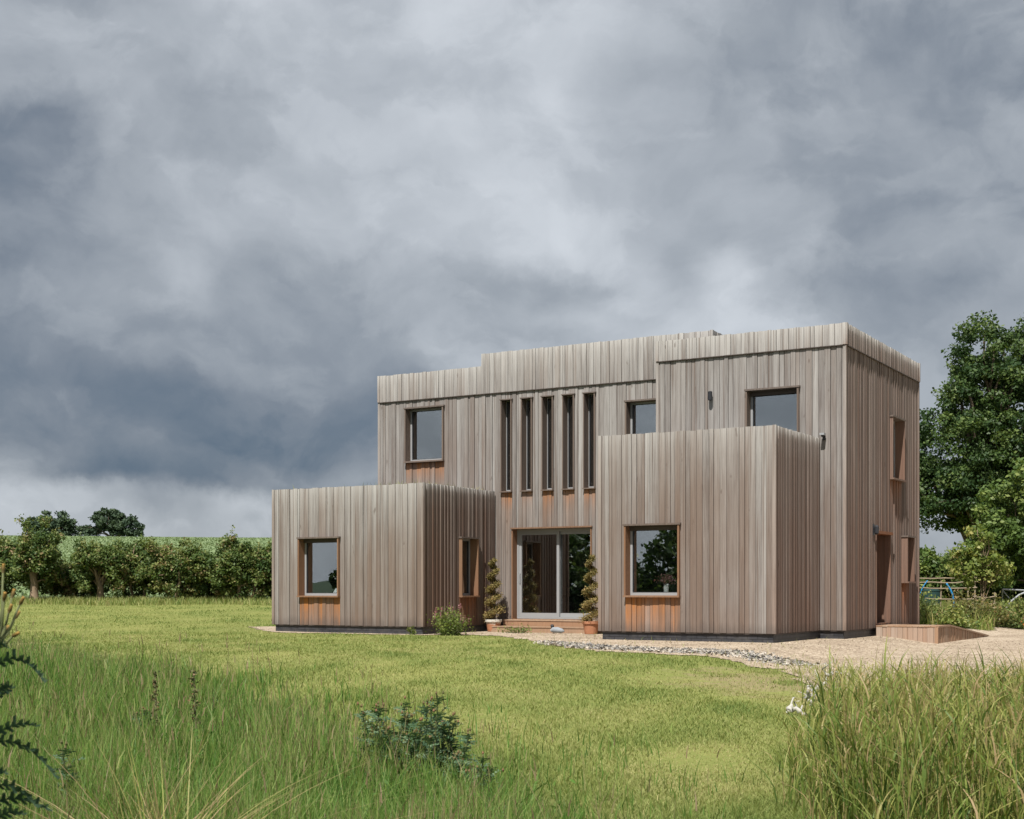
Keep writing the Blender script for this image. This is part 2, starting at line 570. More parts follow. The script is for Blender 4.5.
def gravel_mat(name, cols, stone=0.03):
    t = NT(name)
    pos = t.n('ShaderNodeNewGeometry').outputs['Position']
    vo = t.n('ShaderNodeTexVoronoi')
    vo.inputs['Scale'].default_value = 1.0 / stone
    t.l(pos, vo.inputs['Vector'])
    sp = t.n('ShaderNodeSeparateColor')
    t.l(vo.outputs['Color'], sp.inputs[0])
    big = t.noise(pos, 0.8, 4, 0.6)
    mid = t.noise(pos, 9.0, 4, 0.7)
    k = t.math('ADD', t.math('MULTIPLY', sp.outputs[0], 0.8), t.math('ADD', t.math('MULTIPLY', t.math('SUBTRACT', big, 0.5), 0.9), t.math('MULTIPLY', t.math('SUBTRACT', mid, 0.5), 0.9)))
    r = t.n('ShaderNodeValToRGB')
    el = r.color_ramp.elements
    while len(el) < len(cols):
        el.new(0.5)
    for i, (e, c) in enumerate(zip(el, cols)):
        e.position = i / (len(cols) - 1)
        e.color = (*c, 1)
    t.l(k, r.inputs[0])
    h = t.math('SUBTRACT', 1.0, vo.outputs['Distance'])
    return t.done(t.bsdf(r.outputs[0], 0.9, t.bump(h, 0.9, 0.02), 0.15))


M['gravel'] = gravel_mat('tan_gravel', [(0.16, 0.120, 0.085), (0.33, 0.262, 0.190), (0.44, 0.360, 0.270), (0.56, 0.485, 0.390)])
M['slate'] = gravel_mat('grey_slate_chips', [(0.13, 0.125, 0.12), (0.27, 0.255, 0.235), (0.42, 0.37, 0.30), (0.50, 0.47, 0.43)], 0.075)

LAWN_EDGE = [(-7.3, 38.1), (-6.06, 34.94), (-4.4, 33.8), (-2.2, 32.66), (-1.01, 33.02), (-0.16, 31.63), (0.39, 29.75), (0.65, 26.83), (1.55, 24.05), (2.35, 23.3), (3.11, 22.6), (3.63, 21.78), (4.05, 21.1), (4.05, 19.05), (3.75, 17.2)]
GRAVEL = LAWN_EDGE + [(4.6, 15.5), (7.0, 14.0), (30, 14.0), (34, 30), (30, 40), (18.0, 44), (15.0, 42.1), (13.5, 38.6), (11.5, 38.4), (10.5, 42.5), world(-3, 8), world(-15.0, 6)]
SLATE = [(0.69, 28.62), (1.27, 27.57), (1.7, 26.36), (2.55, 25.26), (3.36, 24.44), (4.15, 23.85), (4.87, 23.12), (4.98, 22.6), (4.75, 22.2), (4.45, 22.5), (3.88, 22.9), (3.15, 23.5), (2.39, 24.2), (1.57, 25.0), (1.17, 25.9), (0.65, 27.3)]


def grav_sheet(name, poly, mat, lift, step, seed):
    P = np.array(poly)
    X = np.arange(P[:, 0].min() - 0.5, P[:, 0].max() + 0.5, step)
    Y = np.arange(P[:, 1].min() - 0.5, P[:, 1].max() + 0.5, step)
    return sheet(name, X, Y, mat, lift, lambda c: inside(poly, wob(wob(c[:, :2] + seed, 0.16), 0.10 if seed else 0.0, 4.3) - seed))


tag(grav_sheet('gravel_drive', GRAVEL, M['gravel'], 0.012, 0.16, 0.0), 'tan gravel drive and margin round the timber house', kind='structure')
tag(grav_sheet('slate_strip', SLATE, M['slate'], 0.018, 0.05, 3.0), 'strip of grey slate chips along the lawn edge', kind='structure')


# ------------------------------------------------------------------ the house
HOUSE = empty('timber_house', (C0[0], C0[1], 0.0), -TH)
tag(HOUSE, 'two storey flat roofed house of stepped boxes clad in weathered vertical timber boards', 'house')
TM, TA, TB = 1.2381, -2.1663, -2.9222
ZB = 0.197


def wp(fr, u, z, off):
    k, c = fr
    if k == 'F':
        return (u, c - off, z)
    if k == 'B':
        return (u, c + off, z)
    if k == 'R':
        return (c + off, u, z)
    return (c - off, u, z)


BOXF = [(0, 3, 2, 1), (4, 5, 6, 7), (0, 1, 5, 4), (1, 2, 6, 5), (2, 3, 7, 6), (3, 0, 4, 7)]


def pbox(mb, fr, u0, u1, z0, z1, o0, o1, mat=0, **attr):
    vs = [wp(fr, u, z, o) for z in (z0, z1) for (u, o) in ((u0, o1), (u1, o1), (u1, o0), (u0, o0))]
    mb.add(vs, BOXF, mat, **attr)


def board(mb, fr, u0, u1, zs, o0, o1, tone, fresh, silver):
    vs, fs = [], []
    for z in zs:
        for (u, o) in ((u0, o1), (u1, o1), (u1, o0), (u0, o0)):
            vs.append(wp(fr, u, z, o))
    n = len(zs)
    for i in range(n - 1):
        for k in range(4):
            k2 = (k + 1) % 4
            fs.append((i * 4 + k, i * 4 + k2, i * 4 + 4 + k2, i * 4 + 4 + k))
    fs.append((0, 3, 2, 1))
    fs.append(tuple((n - 1) * 4 + k for k in range(4)))
    rep = lambda a: [v for v in a for _ in range(4)]
    mb.add(vs, fs, 0, tone=tone, fresh=rep(fresh), silver=rep(silver))


BK = -0.045     # the membrane lies this far behind the nominal face


def clad(fr, u0, u1, z0, z1, openings=(), mat='cladding', proud=0.0, silver=0.3, widths=None, name='wall', corner=(True, True), back=True):
    """One clad wall: boards of mixed width and thickness over a dark membrane, cut round the openings (u0, u1, z0, z1, fade)."""
    mb = MB()
    rng = random.Random('%.2f %.2f %s %.2f' % (u0, z1, fr[0], fr[1]))
    thicks = [0.0, 0.004, 0.014, 0.022] if mat == 'side_cladding' else [0.0, 0.0, 0.010, 0.018]
    widths = widths or [0.145, 0.145, 0.12, 0.12, 0.095, 0.13, 0.07]
    cuts = sorted({round(v, 4) for o in openings for v in o[:2] if u0 < v < u1} | {u0, u1})
    edges = []
    for a, b in zip(cuts, cuts[1:]):
        x = a
        row = []
        while x < b - 0.05:
            w = rng.choice(widths)
            row.append([x, min(x + w, b)])
            x += w
        if row and row[-1][1] - row[-1][0] < 0.05 and len(row) > 1:
            row.pop()
        if row:
            row[-1][1] = b
        edges += row
    prev = 0
    for a, b in edges:
        mid = 0.5 * (a + b)
        thick = rng.choice(thicks)
        if thick == prev:
            thick = rng.choice(thicks) * 0.6 + 0.006
        prev = thick
        tone = rng.random()
        gap = rng.uniform(0.002, 0.006)
        spans = [(z0, z1, None)]
        for o in openings:
            if o[0] - 1e-3 < mid < o[1] + 1e-3:
                new = []
                for (za, zb, sill) in spans:
                    if zb <= o[2] or za >= o[3]:
                        new.append((za, zb, sill))
                        continue
                    if za < o[2]:
                        new.append((za, o[2], o))
                    if zb > o[3]:
                        new.append((o[3], zb, None))
                spans = new
        for za, zb, sill in spans:
            top = zb + (rng.uniform(-0.008, 0.008) if abs(zb - z1) < 1e-6 else 0)
            zs = [za]
            n = 7 if sill else 1
            for i in range(1, n):
                zs.append(za + (top - za) * i / n)
            if not sill and top - za > 0.8 and abs(zb - z1) < 1e-6 and silver > 0:
                zs += [top - 1.2, top - 0.6, top - 0.24, top - 0.16]
            elif not sill and abs(zb - z1) < 1e-6 and silver > 0:
                zs += [top - 0.24, top - 0.16] if top - za > 0.3 else []
            zs = [z for z in zs if z == za or za + 0.02 < z < top - 0.02]
            zs.append(top)
            if sill:
                L = sill[4]
                k0 = rng.uniform(0.45, 1.1)
                L = L * rng.uniform(0.6, 1.35)
                fresh = [min(1.0, 1.15 * k0 * math.exp(-max(0, sill[2] - z) / L) * rng.uniform(0.85, 1.1)) for z in zs]
                sil = [0.0] * len(zs)
            else:
                fresh = [0.0] * len(zs)
                sil = [0.0] * len(zs)
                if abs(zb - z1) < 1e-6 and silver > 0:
                    sil = [silver * math.exp(-max(0, top - z) / (0.12 if mat == 'side_cladding' else 0.5)) for z in zs]  # fronts: silvery weathering; side walls: the lit top edge put into the colour
            board(mb, fr, a + gap, b - gap, zs, BK + 0.002, proud - 0.012 + thick, tone, fresh, sil)
    for side, uu in ((corner[0], u0), (corner[1], u1)):
        if side:
            s = 1 if uu == u0 else -1
            board(mb, fr, min(uu - s * 0.018, uu + s * 0.05), max(uu - s * 0.018, uu + s * 0.05), [z0, z1 - 0.4, z1 + 0.006], BK + 0.003, proud + 0.024, 0.93, [0.12, 0.05, 0], [0.1, 0.2, silver])
    if back:
        us = sorted({u0, u1} | {v for o in openings for v in o[:2]})
        zz = sorted({z0, z1} | {v for o in openings for v in o[2:4] if z0 < v < z1})
        for a, b in zip(us, us[1:]):
            for c, d in zip(zz, zz[1:]):
                m, k = 0.5 * (a + b), 0.5 * (c + d)
                if any(o[0] < m < o[1] and o[2] < k < o[3] for o in openings):
                    continue
                mb.add([wp(fr, a, c, BK), wp(fr, b, c, BK), wp(fr, b, d, BK), wp(fr, a, d, BK)], [(0, 1, 2, 3)], 1)
    return mb.build(name, [M[mat], M['membrane']], HOUSE)


def plinth(lo, hi):
    mb = MB()
    mb.box((lo[0], lo[1], -0.6), (hi[0], hi[1], ZB - 0.004))
    mb.box((lo[0] - 0.035, lo[1] - 0.035, ZB - 0.022), (hi[0] + 0.035, hi[1] + 0.035, ZB - 0.006), 1)
    mb.build('plinth', [M['plinth'], M['flashing']], HOUSE)


# openings measured from the photograph: (u0, u1, z0, z1, fade of the fresh timber below)
W1 = (-13.545, -12.242, 0.905, 2.431, 0.62)
W2 = (-0.545, 0.261, 0.905, 2.431, 0.7)
W3 = (-12.613, -11.349, 4.56, 6.07, 0.24)
SL = [(-9.556, -9.227, 3.645, 6.09, 0.30), (-8.939, -8.615, 3.645, 6.09, 0.30), (-8.321, -7.994, 3.645, 6.09, 0.34), (-7.716, -7.380, 3.645, 6.09, 0.34), (-7.111, -6.783, 3.645, 6.09, 0.34)]
W4 = (-5.925, -4.75, 4.35, 5.80, 0.4)
W5 = (-2.29, -1.042, 3.9, 5.65, 0.4)
W6 = (-3.93, -2.648, 0.935, 2.505, 0.75)
DR = (-9.233, -6.883, 0.335, 2.71, 0.2)
S1 = (3.60, 4.72, 3.77, 5.32, 0.5)
S2 = (4.68, 5.36, 1.262, 2.44, 0.6)
SD = (2.369, 3.62, 0.30, 2.45, 0.2)

ZT, ZS = 6.95, 6.48          # right volume: top and string course
ZL, ZM, ZSM = 7.01, 7.34, 6.283
ZBX, ZAX = 4.44, 3.68
TE = 6.32
SR, SB1, SB2, SA1, SA2, SLft, SST = -4.519, -4.5555, -0.5628, -14.4251, -9.7188, -13.526, -10.173

# lower cladding
clad(('F', 0.0), SR, 0, ZB, ZS - 0.02, [W5], silver=0)
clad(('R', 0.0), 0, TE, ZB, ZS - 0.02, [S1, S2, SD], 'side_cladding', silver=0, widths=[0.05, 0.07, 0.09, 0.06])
clad(('F', TM), SLft, SR - 0.02, ZB, ZSM - 0.02, [W3, W4, DR] + SL, silver=0)
clad(('L', SLft), TM, TE, ZB, ZSM - 0.02, silver=0)
clad(('B', TE), SLft, 0, ZB, ZSM - 0.02, silver=0)
clad(('L', SR), 0.03, TM - 0.05, ZB, ZS - 0.02, silver=0, corner=(False, False))
# parapet bands stand slightly proud of the wall below
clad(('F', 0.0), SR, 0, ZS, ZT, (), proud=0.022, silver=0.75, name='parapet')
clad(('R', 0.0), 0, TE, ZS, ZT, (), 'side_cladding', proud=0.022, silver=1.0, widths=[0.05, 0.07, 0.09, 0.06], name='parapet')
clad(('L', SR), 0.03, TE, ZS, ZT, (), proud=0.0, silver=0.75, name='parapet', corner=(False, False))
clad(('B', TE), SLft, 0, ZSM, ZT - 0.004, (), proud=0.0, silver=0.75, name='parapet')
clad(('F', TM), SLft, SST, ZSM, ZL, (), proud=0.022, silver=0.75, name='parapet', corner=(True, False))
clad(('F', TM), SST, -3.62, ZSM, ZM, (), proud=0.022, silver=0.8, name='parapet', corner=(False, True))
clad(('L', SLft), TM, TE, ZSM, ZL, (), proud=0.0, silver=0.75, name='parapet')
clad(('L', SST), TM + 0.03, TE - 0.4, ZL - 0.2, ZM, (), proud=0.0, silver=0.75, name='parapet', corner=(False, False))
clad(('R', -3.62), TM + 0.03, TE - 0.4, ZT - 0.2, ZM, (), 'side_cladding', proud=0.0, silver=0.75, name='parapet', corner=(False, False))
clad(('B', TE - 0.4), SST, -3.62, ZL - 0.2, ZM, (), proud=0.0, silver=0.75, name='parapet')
# the two boxes standing forward
clad(('F', TA), SA1, SA2, ZB, ZAX, [W1], silver=0.55)
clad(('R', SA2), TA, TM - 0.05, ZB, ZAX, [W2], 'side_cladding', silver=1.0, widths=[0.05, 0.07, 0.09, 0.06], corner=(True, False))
clad(('L', SA1), TA, TM + 1.6, ZB, ZAX, silver=0.55)
clad(('B', TM + 1.6), SA1, SLft - 0.03, ZB, ZAX, silver=0.55, corner=(False, False))
clad(('F', TB), SB1, SB2, ZB, ZBX, [W6], silver=0.45)
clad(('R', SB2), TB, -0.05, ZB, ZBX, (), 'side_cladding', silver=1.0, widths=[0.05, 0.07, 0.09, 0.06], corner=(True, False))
clad(('L', SB1), TB, TM - 0.05, ZB, ZBX, silver=0.45, corner=(True, False))

mb = MB()
for fr, u0, u1, z in ((('F', 0.0), SR, 0, ZS), (('R', 0.0), 0.05, TE, ZS), (('F', TM), SLft, SR - 0.25, ZSM)):
    pbox(mb, fr, u0, u1, z - 0.022, z - 0.006, BK, 0.038, 0)
mb.build('drip_flashing', [M['flashing']], HOUSE)

plinth((SA1 + 0.05, TA + 0.05), (SA2 - 0.05, TM + 1.55))
plinth((SB1 + 0.05, TB + 0.05), (SB2 - 0.05, 0.3))
plinth((SR + 0.05, 0.05), (-0.05, TE - 0.05))
plinth((SLft + 0.05, TM + 0.05), (SR + 0.2, TE - 0.05))


def roof(lo, hi, z, name='roof', mat='roof'):
    mb = MB()
    mb.box((lo[0] + 0.05, lo[1] + 0.05, z - 0.2), (hi[0] - 0.05, hi[1] - 0.05, z))
    return mb.build(name, [M[mat]], HOUSE)


roof((SR, 0), (0, TE), ZT - 0.08)
roof((SLft, TM), (SST, TE), ZL - 0.08)
roof((SST, TM), (SR + 0.05, TE), 6.80)
roof((SST, TM), (-3.62, TE - 0.4), ZM - 0.08)
roof((SB1, TB), (SB2, 0.05), ZBX - 0.10)
roof((SA1, TA), (SA2, TM), ZAX - 0.10, mat='soil')


def window(fr, o, frame_w=0.05, proud=0.075, depth=0.22, thick=0.038, sill_in=0.05, name='window', tone=0.4, bottom=0.06, sill_out=0.03, blind=False, lin='lining'):
    u0, u1, z0, z1 = o[:4]
    mb = MB()
    b0 = -depth - 0.02
    e = 0.0015
    pbox(mb, fr, u0 - e, u0 + thick, z0 + thick, z1 - thick, b0, proud, tone=tone, fresh=0.25)
    jb = MB()
    pbox(jb, fr, u1 - thick, u1 + e, z0 + thick, z1 - thick, b0, proud, tone=tone + 0.2, fresh=0.25)
    w = empty(name)
    w.parent = HOUSE
    mb.build('jamb', [M[lin]], w)
    jb.build('jamb', [M[lin]], w)
    hb = MB()
    pbox(hb, fr, u0 - 0.025, u1 + 0.025, z1 - thick, z1 + e, b0, proud + 0.015, tone=0.15, fresh=0.0)
    hb.build('head', [M['lining_grey']], w)
    sl = MB()
    pbox(sl, fr, u0 - 0.01, u1 + 0.01, z0 - 0.002, z0 + thick, b0 - sill_in, proud + sill_out, tone=0.75, fresh=0.2)
    sl.build('sill', [M[lin]], w)
    a, b, c, d = u0 + thick, u1 - thick, z0 + thick, z1 - thick
    fm = MB()
    f0, f1 = -depth, -depth + 0.055
    pbox(fm, fr, a, a + frame_w, c, d, f0, f1)
    pbox(fm, fr, b - frame_w, b, c, d, f0, f1)
    pbox(fm, fr, a + frame_w, b - frame_w, c, c + bottom, f0, f1 - 0.001)
    pbox(fm, fr, a + frame_w, b - frame_w, d - frame_w, d, f0, f1 - 0.001)
    fm.build('frame', [M['alu']], w)
    gk = MB()
    gu0, gu1, gz0, gz1 = a + frame_w, b - frame_w, c + bottom, d - frame_w
    k = 0.012
    pbox(gk, fr, gu0, gu0 + k, gz0, gz1, f0 + 0.004, f1 - 0.015)
    pbox(gk, fr, gu1 - k, gu1, gz0, gz1, f0 + 0.004, f1 - 0.015)
    pbox(gk, fr, gu0 + k, gu1 - k, gz1 - k, gz1, f0 + 0.004, f1 - 0.015)
    pbox(gk, fr, gu0 + k, gu1 - k, gz0, gz0 + k, f0 + 0.004, f1 - 0.015)
    gk.build('gasket', [M['dark_metal']], w)
    p = MB()
    pbox(p, fr, gu0 + 0.002, gu1 - 0.002, gz0 + 0.002, gz1 - 0.002, f0 + 0.015, f0 + 0.019)
    p.build('pane', [M['glass']], w)
    if blind:
        bl = MB()
        pbox(bl, fr, a, b, d - 0.10, d - 0.002, f1 + 0.01, f1 + 0.05)
        bl.build('blind_box', [M['flashing']], w)
    return w


window(('F', TA), W1, sill_in=0.35, blind=True)
window(('R', SA2), W2, tone=0.6)
window(('F', TM), W3, lin='lining_grey')
for s in SL:
    window(('F', TM), s, frame_w=0.016, thick=0.026, depth=0.26, tone=0.35, bottom=0.05, proud=0.05, lin='lining_grey')
window(('F', TM), W4, lin='lining_grey')
window(('F', 0.0), W5, blind=True, lin='lining_grey')
window(('F', TB), W6, sill_in=0.35, blind=True)
window(('R', 0.0), S1, tone=0.75, lin='side_cladding')
window(('R', 0.0), S2, tone=0.75, proud=0.15, lin='side_cladding')

# glazed sliding door
fr = ('F', TM)
u0, u1, z0, z1 = DR[:4]
mb = MB()
pbox(mb, fr, u0 - 0.001, u0 + 0.035, z0, z1 - 0.036, -0.34, 0.03, tone=0.5, fresh=0.25)
pbox(mb, fr, u1 - 0.035, u1 + 0.001, z0, z1 - 0.036, -0.34, 0.03, tone=0.5, fresh=0.25)
pbox(mb, fr, u0 - 0.02, u1 + 0.02, z1 - 0.035, z1 + 0.002, -0.34, 0.06, tone=0.1, fresh=0.0)
DOOR = mb.build('door', [M['lining']], HOUSE)
a, b, c, d = u0 + 0.037, u1 - 0.037, z0 + 0.002, z1 - 0.038
fm = MB()
for q in ((a, a + 0.05, c, d), (b - 0.05, b, c, d), (a + 0.05, b - 0.05, d - 0.07, d), (a + 0.05, b - 0.05, c, c + 0.05)):
    pbox(fm, fr, *q, -0.34, -0.20)
fm.build('frame', [M['alu']], DOOR)
mid = front_mid = -7.985
for (pa, pb, o0) in ((a + 0.052, mid + 0.04, -0.265), (mid - 0.04, b - 0.052, -0.325)):
    lf = MB()
    w = 0.075
    zc, zd = c + 0.052, d - 0.072
    pbox(lf, fr, pa, pa + w, zc, zd, o0, o0 + 0.05)
    pbox(lf, fr, pb - w, pb, zc, zd, o0, o0 + 0.05)
    pbox(lf, fr, pa + w, pb - w, zc, zc + 0.10, o0, o0 + 0.05)
    pbox(lf, fr, pa + w, pb - w, zd - w, zd, o0, o0 + 0.05)
    lo = lf.build('sliding_leaf', [M['alu']], DOOR)
    # the pane is a child of the door, beside the leaf that holds it
    pn = MB()
    pbox(pn, fr, pa + w + 0.002, pb - w - 0.002, zc + 0.102, zd - w - 0.002, o0 + 0.022, o0 + 0.026)
    pn.build('pane', [M['glass']], DOOR)
    hd = MB()
    hu = pa + w * 0.5 if o0 > -0.3 else pa + w * 0.6
    hd.tube([wp(fr, hu, 1.28, o0 + 0.051), wp(fr, hu, 1.28, o0 + 0.085), wp(fr, hu, 1.52, o0 + 0.085), wp(fr, hu, 1.52, o0 + 0.051)], 0.011, 8)
    hd.build('handle', [M['grey_metal']], DOOR)

# boarded side door set deep in its recess
fr = ('R', 0.0)
u0, u1, z0, z1 = SD[:4]
mb = MB()
n = 13
for i in range(n):
    x0 = u0 + 0.04 + (u1 - u0 - 0.08) * i / n
    x1 = u0 + 0.04 + (u1 - u0 - 0.08) * (i + 1) / n
    pbox(mb, fr, x0 + 0.003, x1 - 0.003, z0, z1 - 0.04, -0.56, -0.52 + random.choice([0, 0.008]), tone=random.random() * 0.5, fresh=0.8)
SDOOR = mb.build('door', [M['side_cladding']], HOUSE)
mb = MB()
pbox(mb, fr, u0 - 0.001, u0 + 0.038, z0, z1 - 0.04, -0.56, 0.02, tone=0.0, fresh=0.3)
pbox(mb, fr, u1 - 0.038, u1 + 0.001, z0, z1 - 0.04, -0.56, 0.02, tone=0.0, fresh=0.3)
pbox(mb, fr, u0 - 0.02, u1 + 0.02, z1 - 0.039, z1 + 0.03, -0.56, 0.07, tone=0.8, fresh=0.8)
pbox(mb, fr, u0, u1, z0 - 0.05, z0 - 0.001, -0.56, 0.0, tone=0.3, fresh=0.3)
mb.build('frame', [M['side_cladding']], SDOOR)
hd = MB()
hd.tube([wp(fr, u1 - 0.2, 1.3, -0.51), wp(fr, u1 - 0.2, 1.3, -0.46), wp(fr, u1 - 0.32, 1.3, -0.46)], 0.012, 8)
hd.build('handle', [M['dark_metal']], SDOOR)

# lamps and a camera fixed to the walls
mb = MB()
mb.tube([wp(('F', 0), -3.143, 5.46, 0.085), wp(('F', 0), -3.143, 5.47, 0.085), wp(('F', 0), -3.143, 5.66, 0.085), wp(('F', 0), -3.143, 5.67, 0.085)], [0.035, 0.05, 0.05, 0.035], 14)
mb.box((-3.165, -0.06, 5.53), (-3.12, 0.0, 5.60))
tag(mb.build('wall_lamp', [M['dark_metal']], HOUSE), 'small dark cylinder lamp high on the front')
mb = MB()
mb.box((0.0, 2.08, 2.36), (0.025, 2.20, 2.62))
mb.tube([(0.025, 2.14, 2.52), (0.07, 2.14, 2.54)], 0.016, 8)
mb.tube([(0.085, 2.14, 2.38), (0.085, 2.14, 2.41), (0.085, 2.14, 2.56), (0.085, 2.14, 2.60)], [0.03, 0.052, 0.052, 0.02], 10)
tag(mb.build('wall_lamp', [M['dark_metal']], HOUSE), 'black lantern beside the side door')
mb = MB()
mb.box((-0.50, -0.05, 4.40), (-0.44, 0.0, 4.50))
mb.tube([(-0.47, -0.05, 4.46), (-0.47, -0.14, 4.50)], 0.014, 8)
mb.box((-0.52, -0.20, 4.50), (-0.42, -0.07, 4.545), 1)
mb.tube([(-0.47, -0.15, 4.50), (-0.47, -0.15, 4.46)], [0.035, 0.022], 10)
mb.build('security_light', [M['dark_metal'], M['grey_metal']], HOUSE)


def room(lo, hi, skip=(), name='interior_room', floor='floor_wood'):
    """A five or four sided plastered room behind the windows (skip: walls that are the clad outer ones)."""
    x0, y0, z0 = lo
    x1, y1, z1 = hi
    mb = MB()
    V = [(x0, y0, z0), (x1, y0, z0), (x1, y1, z0), (x0, y1, z0), (x0, y0, z1), (x1, y0, z1), (x1, y1, z1), (x0, y1, z1)]
    F = {'floor': (0, 1, 2, 3), 'ceil': (4, 5, 6, 7), 'F': (0, 1, 5, 4), 'R': (1, 2, 6, 5), 'B': (2, 3, 7, 6), 'L': (3, 0, 4, 7)}
    for k, f in F.items():
        if k not in skip:
            mb.add(V, [f], 1 if k == 'floor' else 0)
    return mb.build(name, [M['plaster'], M[floor]], HOUSE)


room((-14.3, TA + 0.06, 0.3), (SA2 - 0.06, 2.4, 2.95), ('F', 'R'))
room((-9.6, TM + 0.06, 0.32), (-4.7, 6.0, 2.95), ('F',))
room((-4.5, TB + 0.06, 0.3), (-0.65, -0.06, 2.95), ('F',))
room((-13.4, TM + 0.06, 3.4), (-10.3, 4.6, 6.2), ('F',))
room((-10.2, TM + 0.06, 3.2), (-6.3, 4.0, 6.2), ('F',))
room((-6.2, TM + 0.06, 3.4), (-4.58, 5.0, 6.2), ('F',))
room((-4.45, 0.06, 3.4), (-0.06, 6.1, 6.3), ('F', 'R'))
room((-2.2, 4.1, 0.3), (-0.06, 6.1, 2.9), ('R',))
# what shows dimly through the glass
mb = MB()
mb.box((-9.5, 5.3, 0.33), (-8.35, 5.95, 2.5))
for k in range(3):
    mb.box((-9.47 + k * 0.375, 5.28, 0.42), (-9.12 + k * 0.375, 5.30, 2.45))
mb.build('kitchen_cupboard', [M['cabinet']], HOUSE)
mb = MB()
mb.box((-9.0, 3.2, 0.33), (-7.2, 4.0, 0.75))
mb.box((-9.0, 3.8, 0.75), (-7.2, 4.05, 1.15))
mb.box((-9.15, 3.2, 0.33), (-9.0, 4.05, 0.95))
mb.box((-7.2, 3.2, 0.33), (-7.05, 4.05, 0.95))
mb.build('sofa', [M['dark_furniture']], HOUSE)
mb = MB()
mb.box((-12.2, 4.5, 3.41), (-11.3, 4.58, 5.5))
mb.box((-12.12, 4.47, 3.45), (-11.38, 4.50, 5.42))
mb.build('pale_inner_panel', [M['white_plastic']], HOUSE)  # white panel added to give the upper left pane its pale rectangle


# ------------------------------------------------------------------ leaves, grass blades, crowns
def leaf_quads(cent, size, up=0.35, aspect=0.55, rng=RNG, normal=None):
    """Rhombic leaves of random orientation; cent (N,3), size (N,). Returns verts, quads."""
    n = len(cent)
    nr = rng.normal(size=(n, 3))
    nr[:, 2] += up * 2
    if normal is not None:
        nr = nr + normal
    nr /= np.linalg.norm(nr, axis=1, keepdims=True)
    a = np.cross(nr, rng.normal(size=(n, 3)))
    a /= np.linalg.norm(a, axis=1, keepdims=True) + 1e-9
    b = np.cross(nr, a)
    s = size[:, None]
    v = np.stack([cent - a * s * 0.5, cent + b * s * 0.5 * aspect - nr * s * 0.06, cent + a * s * 0.5, cent - b * s * 0.5 * aspect - nr * s * 0.06], 1).reshape(-1, 3)
    q = np.arange(n * 4).reshape(-1, 4)
    return v, q


def clusters_in(ells, n, rng, shell=0.45):
    """Cluster centres inside a union of ellipsoids (x, y, z, rx, ry, rz), denser towards the skin."""
    out = []
    vol = np.array([e[3] * e[4] * e[5] for e in ells]) ** (2 / 3)
    for e, k in zip(ells, np.maximum(1, (n * vol / vol.sum()).astype(int))):
        d = rng.normal(size=(k, 3))
        d /= np.linalg.norm(d, axis=1, keepdims=True)
        r = (shell ** 3 + (1 - shell ** 3) * rng.random(k)) ** (1 / 3)
        out.append(np.array(e[:3]) + d * r[:, None] * np.array(e[3:]))
    return np.concatenate(out)


def crown_arrays(cl, per, crad, leaf, rng, flat=0.65, center=None, dark_in=0.25):
    n = len(cl)
    k = n * per
    idx = np.repeat(np.arange(n), per)
    d = rng.normal(size=(k, 3))
    d /= np.linalg.norm(d, axis=1, keepdims=True)
    rad = crad * rng.uniform(0.6, 1.35, n)[idx]
    r = rng.random(k) ** 0.45
    p = cl[idx] + d * (r * rad)[:, None] * np.array([1, 1, flat])
    tint = np.clip(0.45 + 0.24 * rng.normal(size=n)[idx] + 0.20 * rng.normal(size=k), 0, 1)
    size = leaf * rng.uniform(0.6, 1.4, k)
    v, q = leaf_quads(p, size, 0.3, 0.6, rng, d * 0.9)
    return v, q, np.repeat(tint, 4)


def limb(mb, a, b, r0, r1, rng, n=5, sag=0.12, sides=6):
    a, b = np.array(a, float), np.array(b, float)
    L = np.linalg.norm(b - a)
    pts = []
    for i in range(n + 1):
        k = i / n
        p = a + (b - a) * k
        p = p + np.array([0, 0, sag * L * math.sin(math.pi * k)]) + rng.normal(size=3) * L * 0.025 * (0 < i < n)
        pts.append(tuple(p))
    mb.tube(pts, [r0 + (r1 - r0) * i / n for i in range(n + 1)], sides)


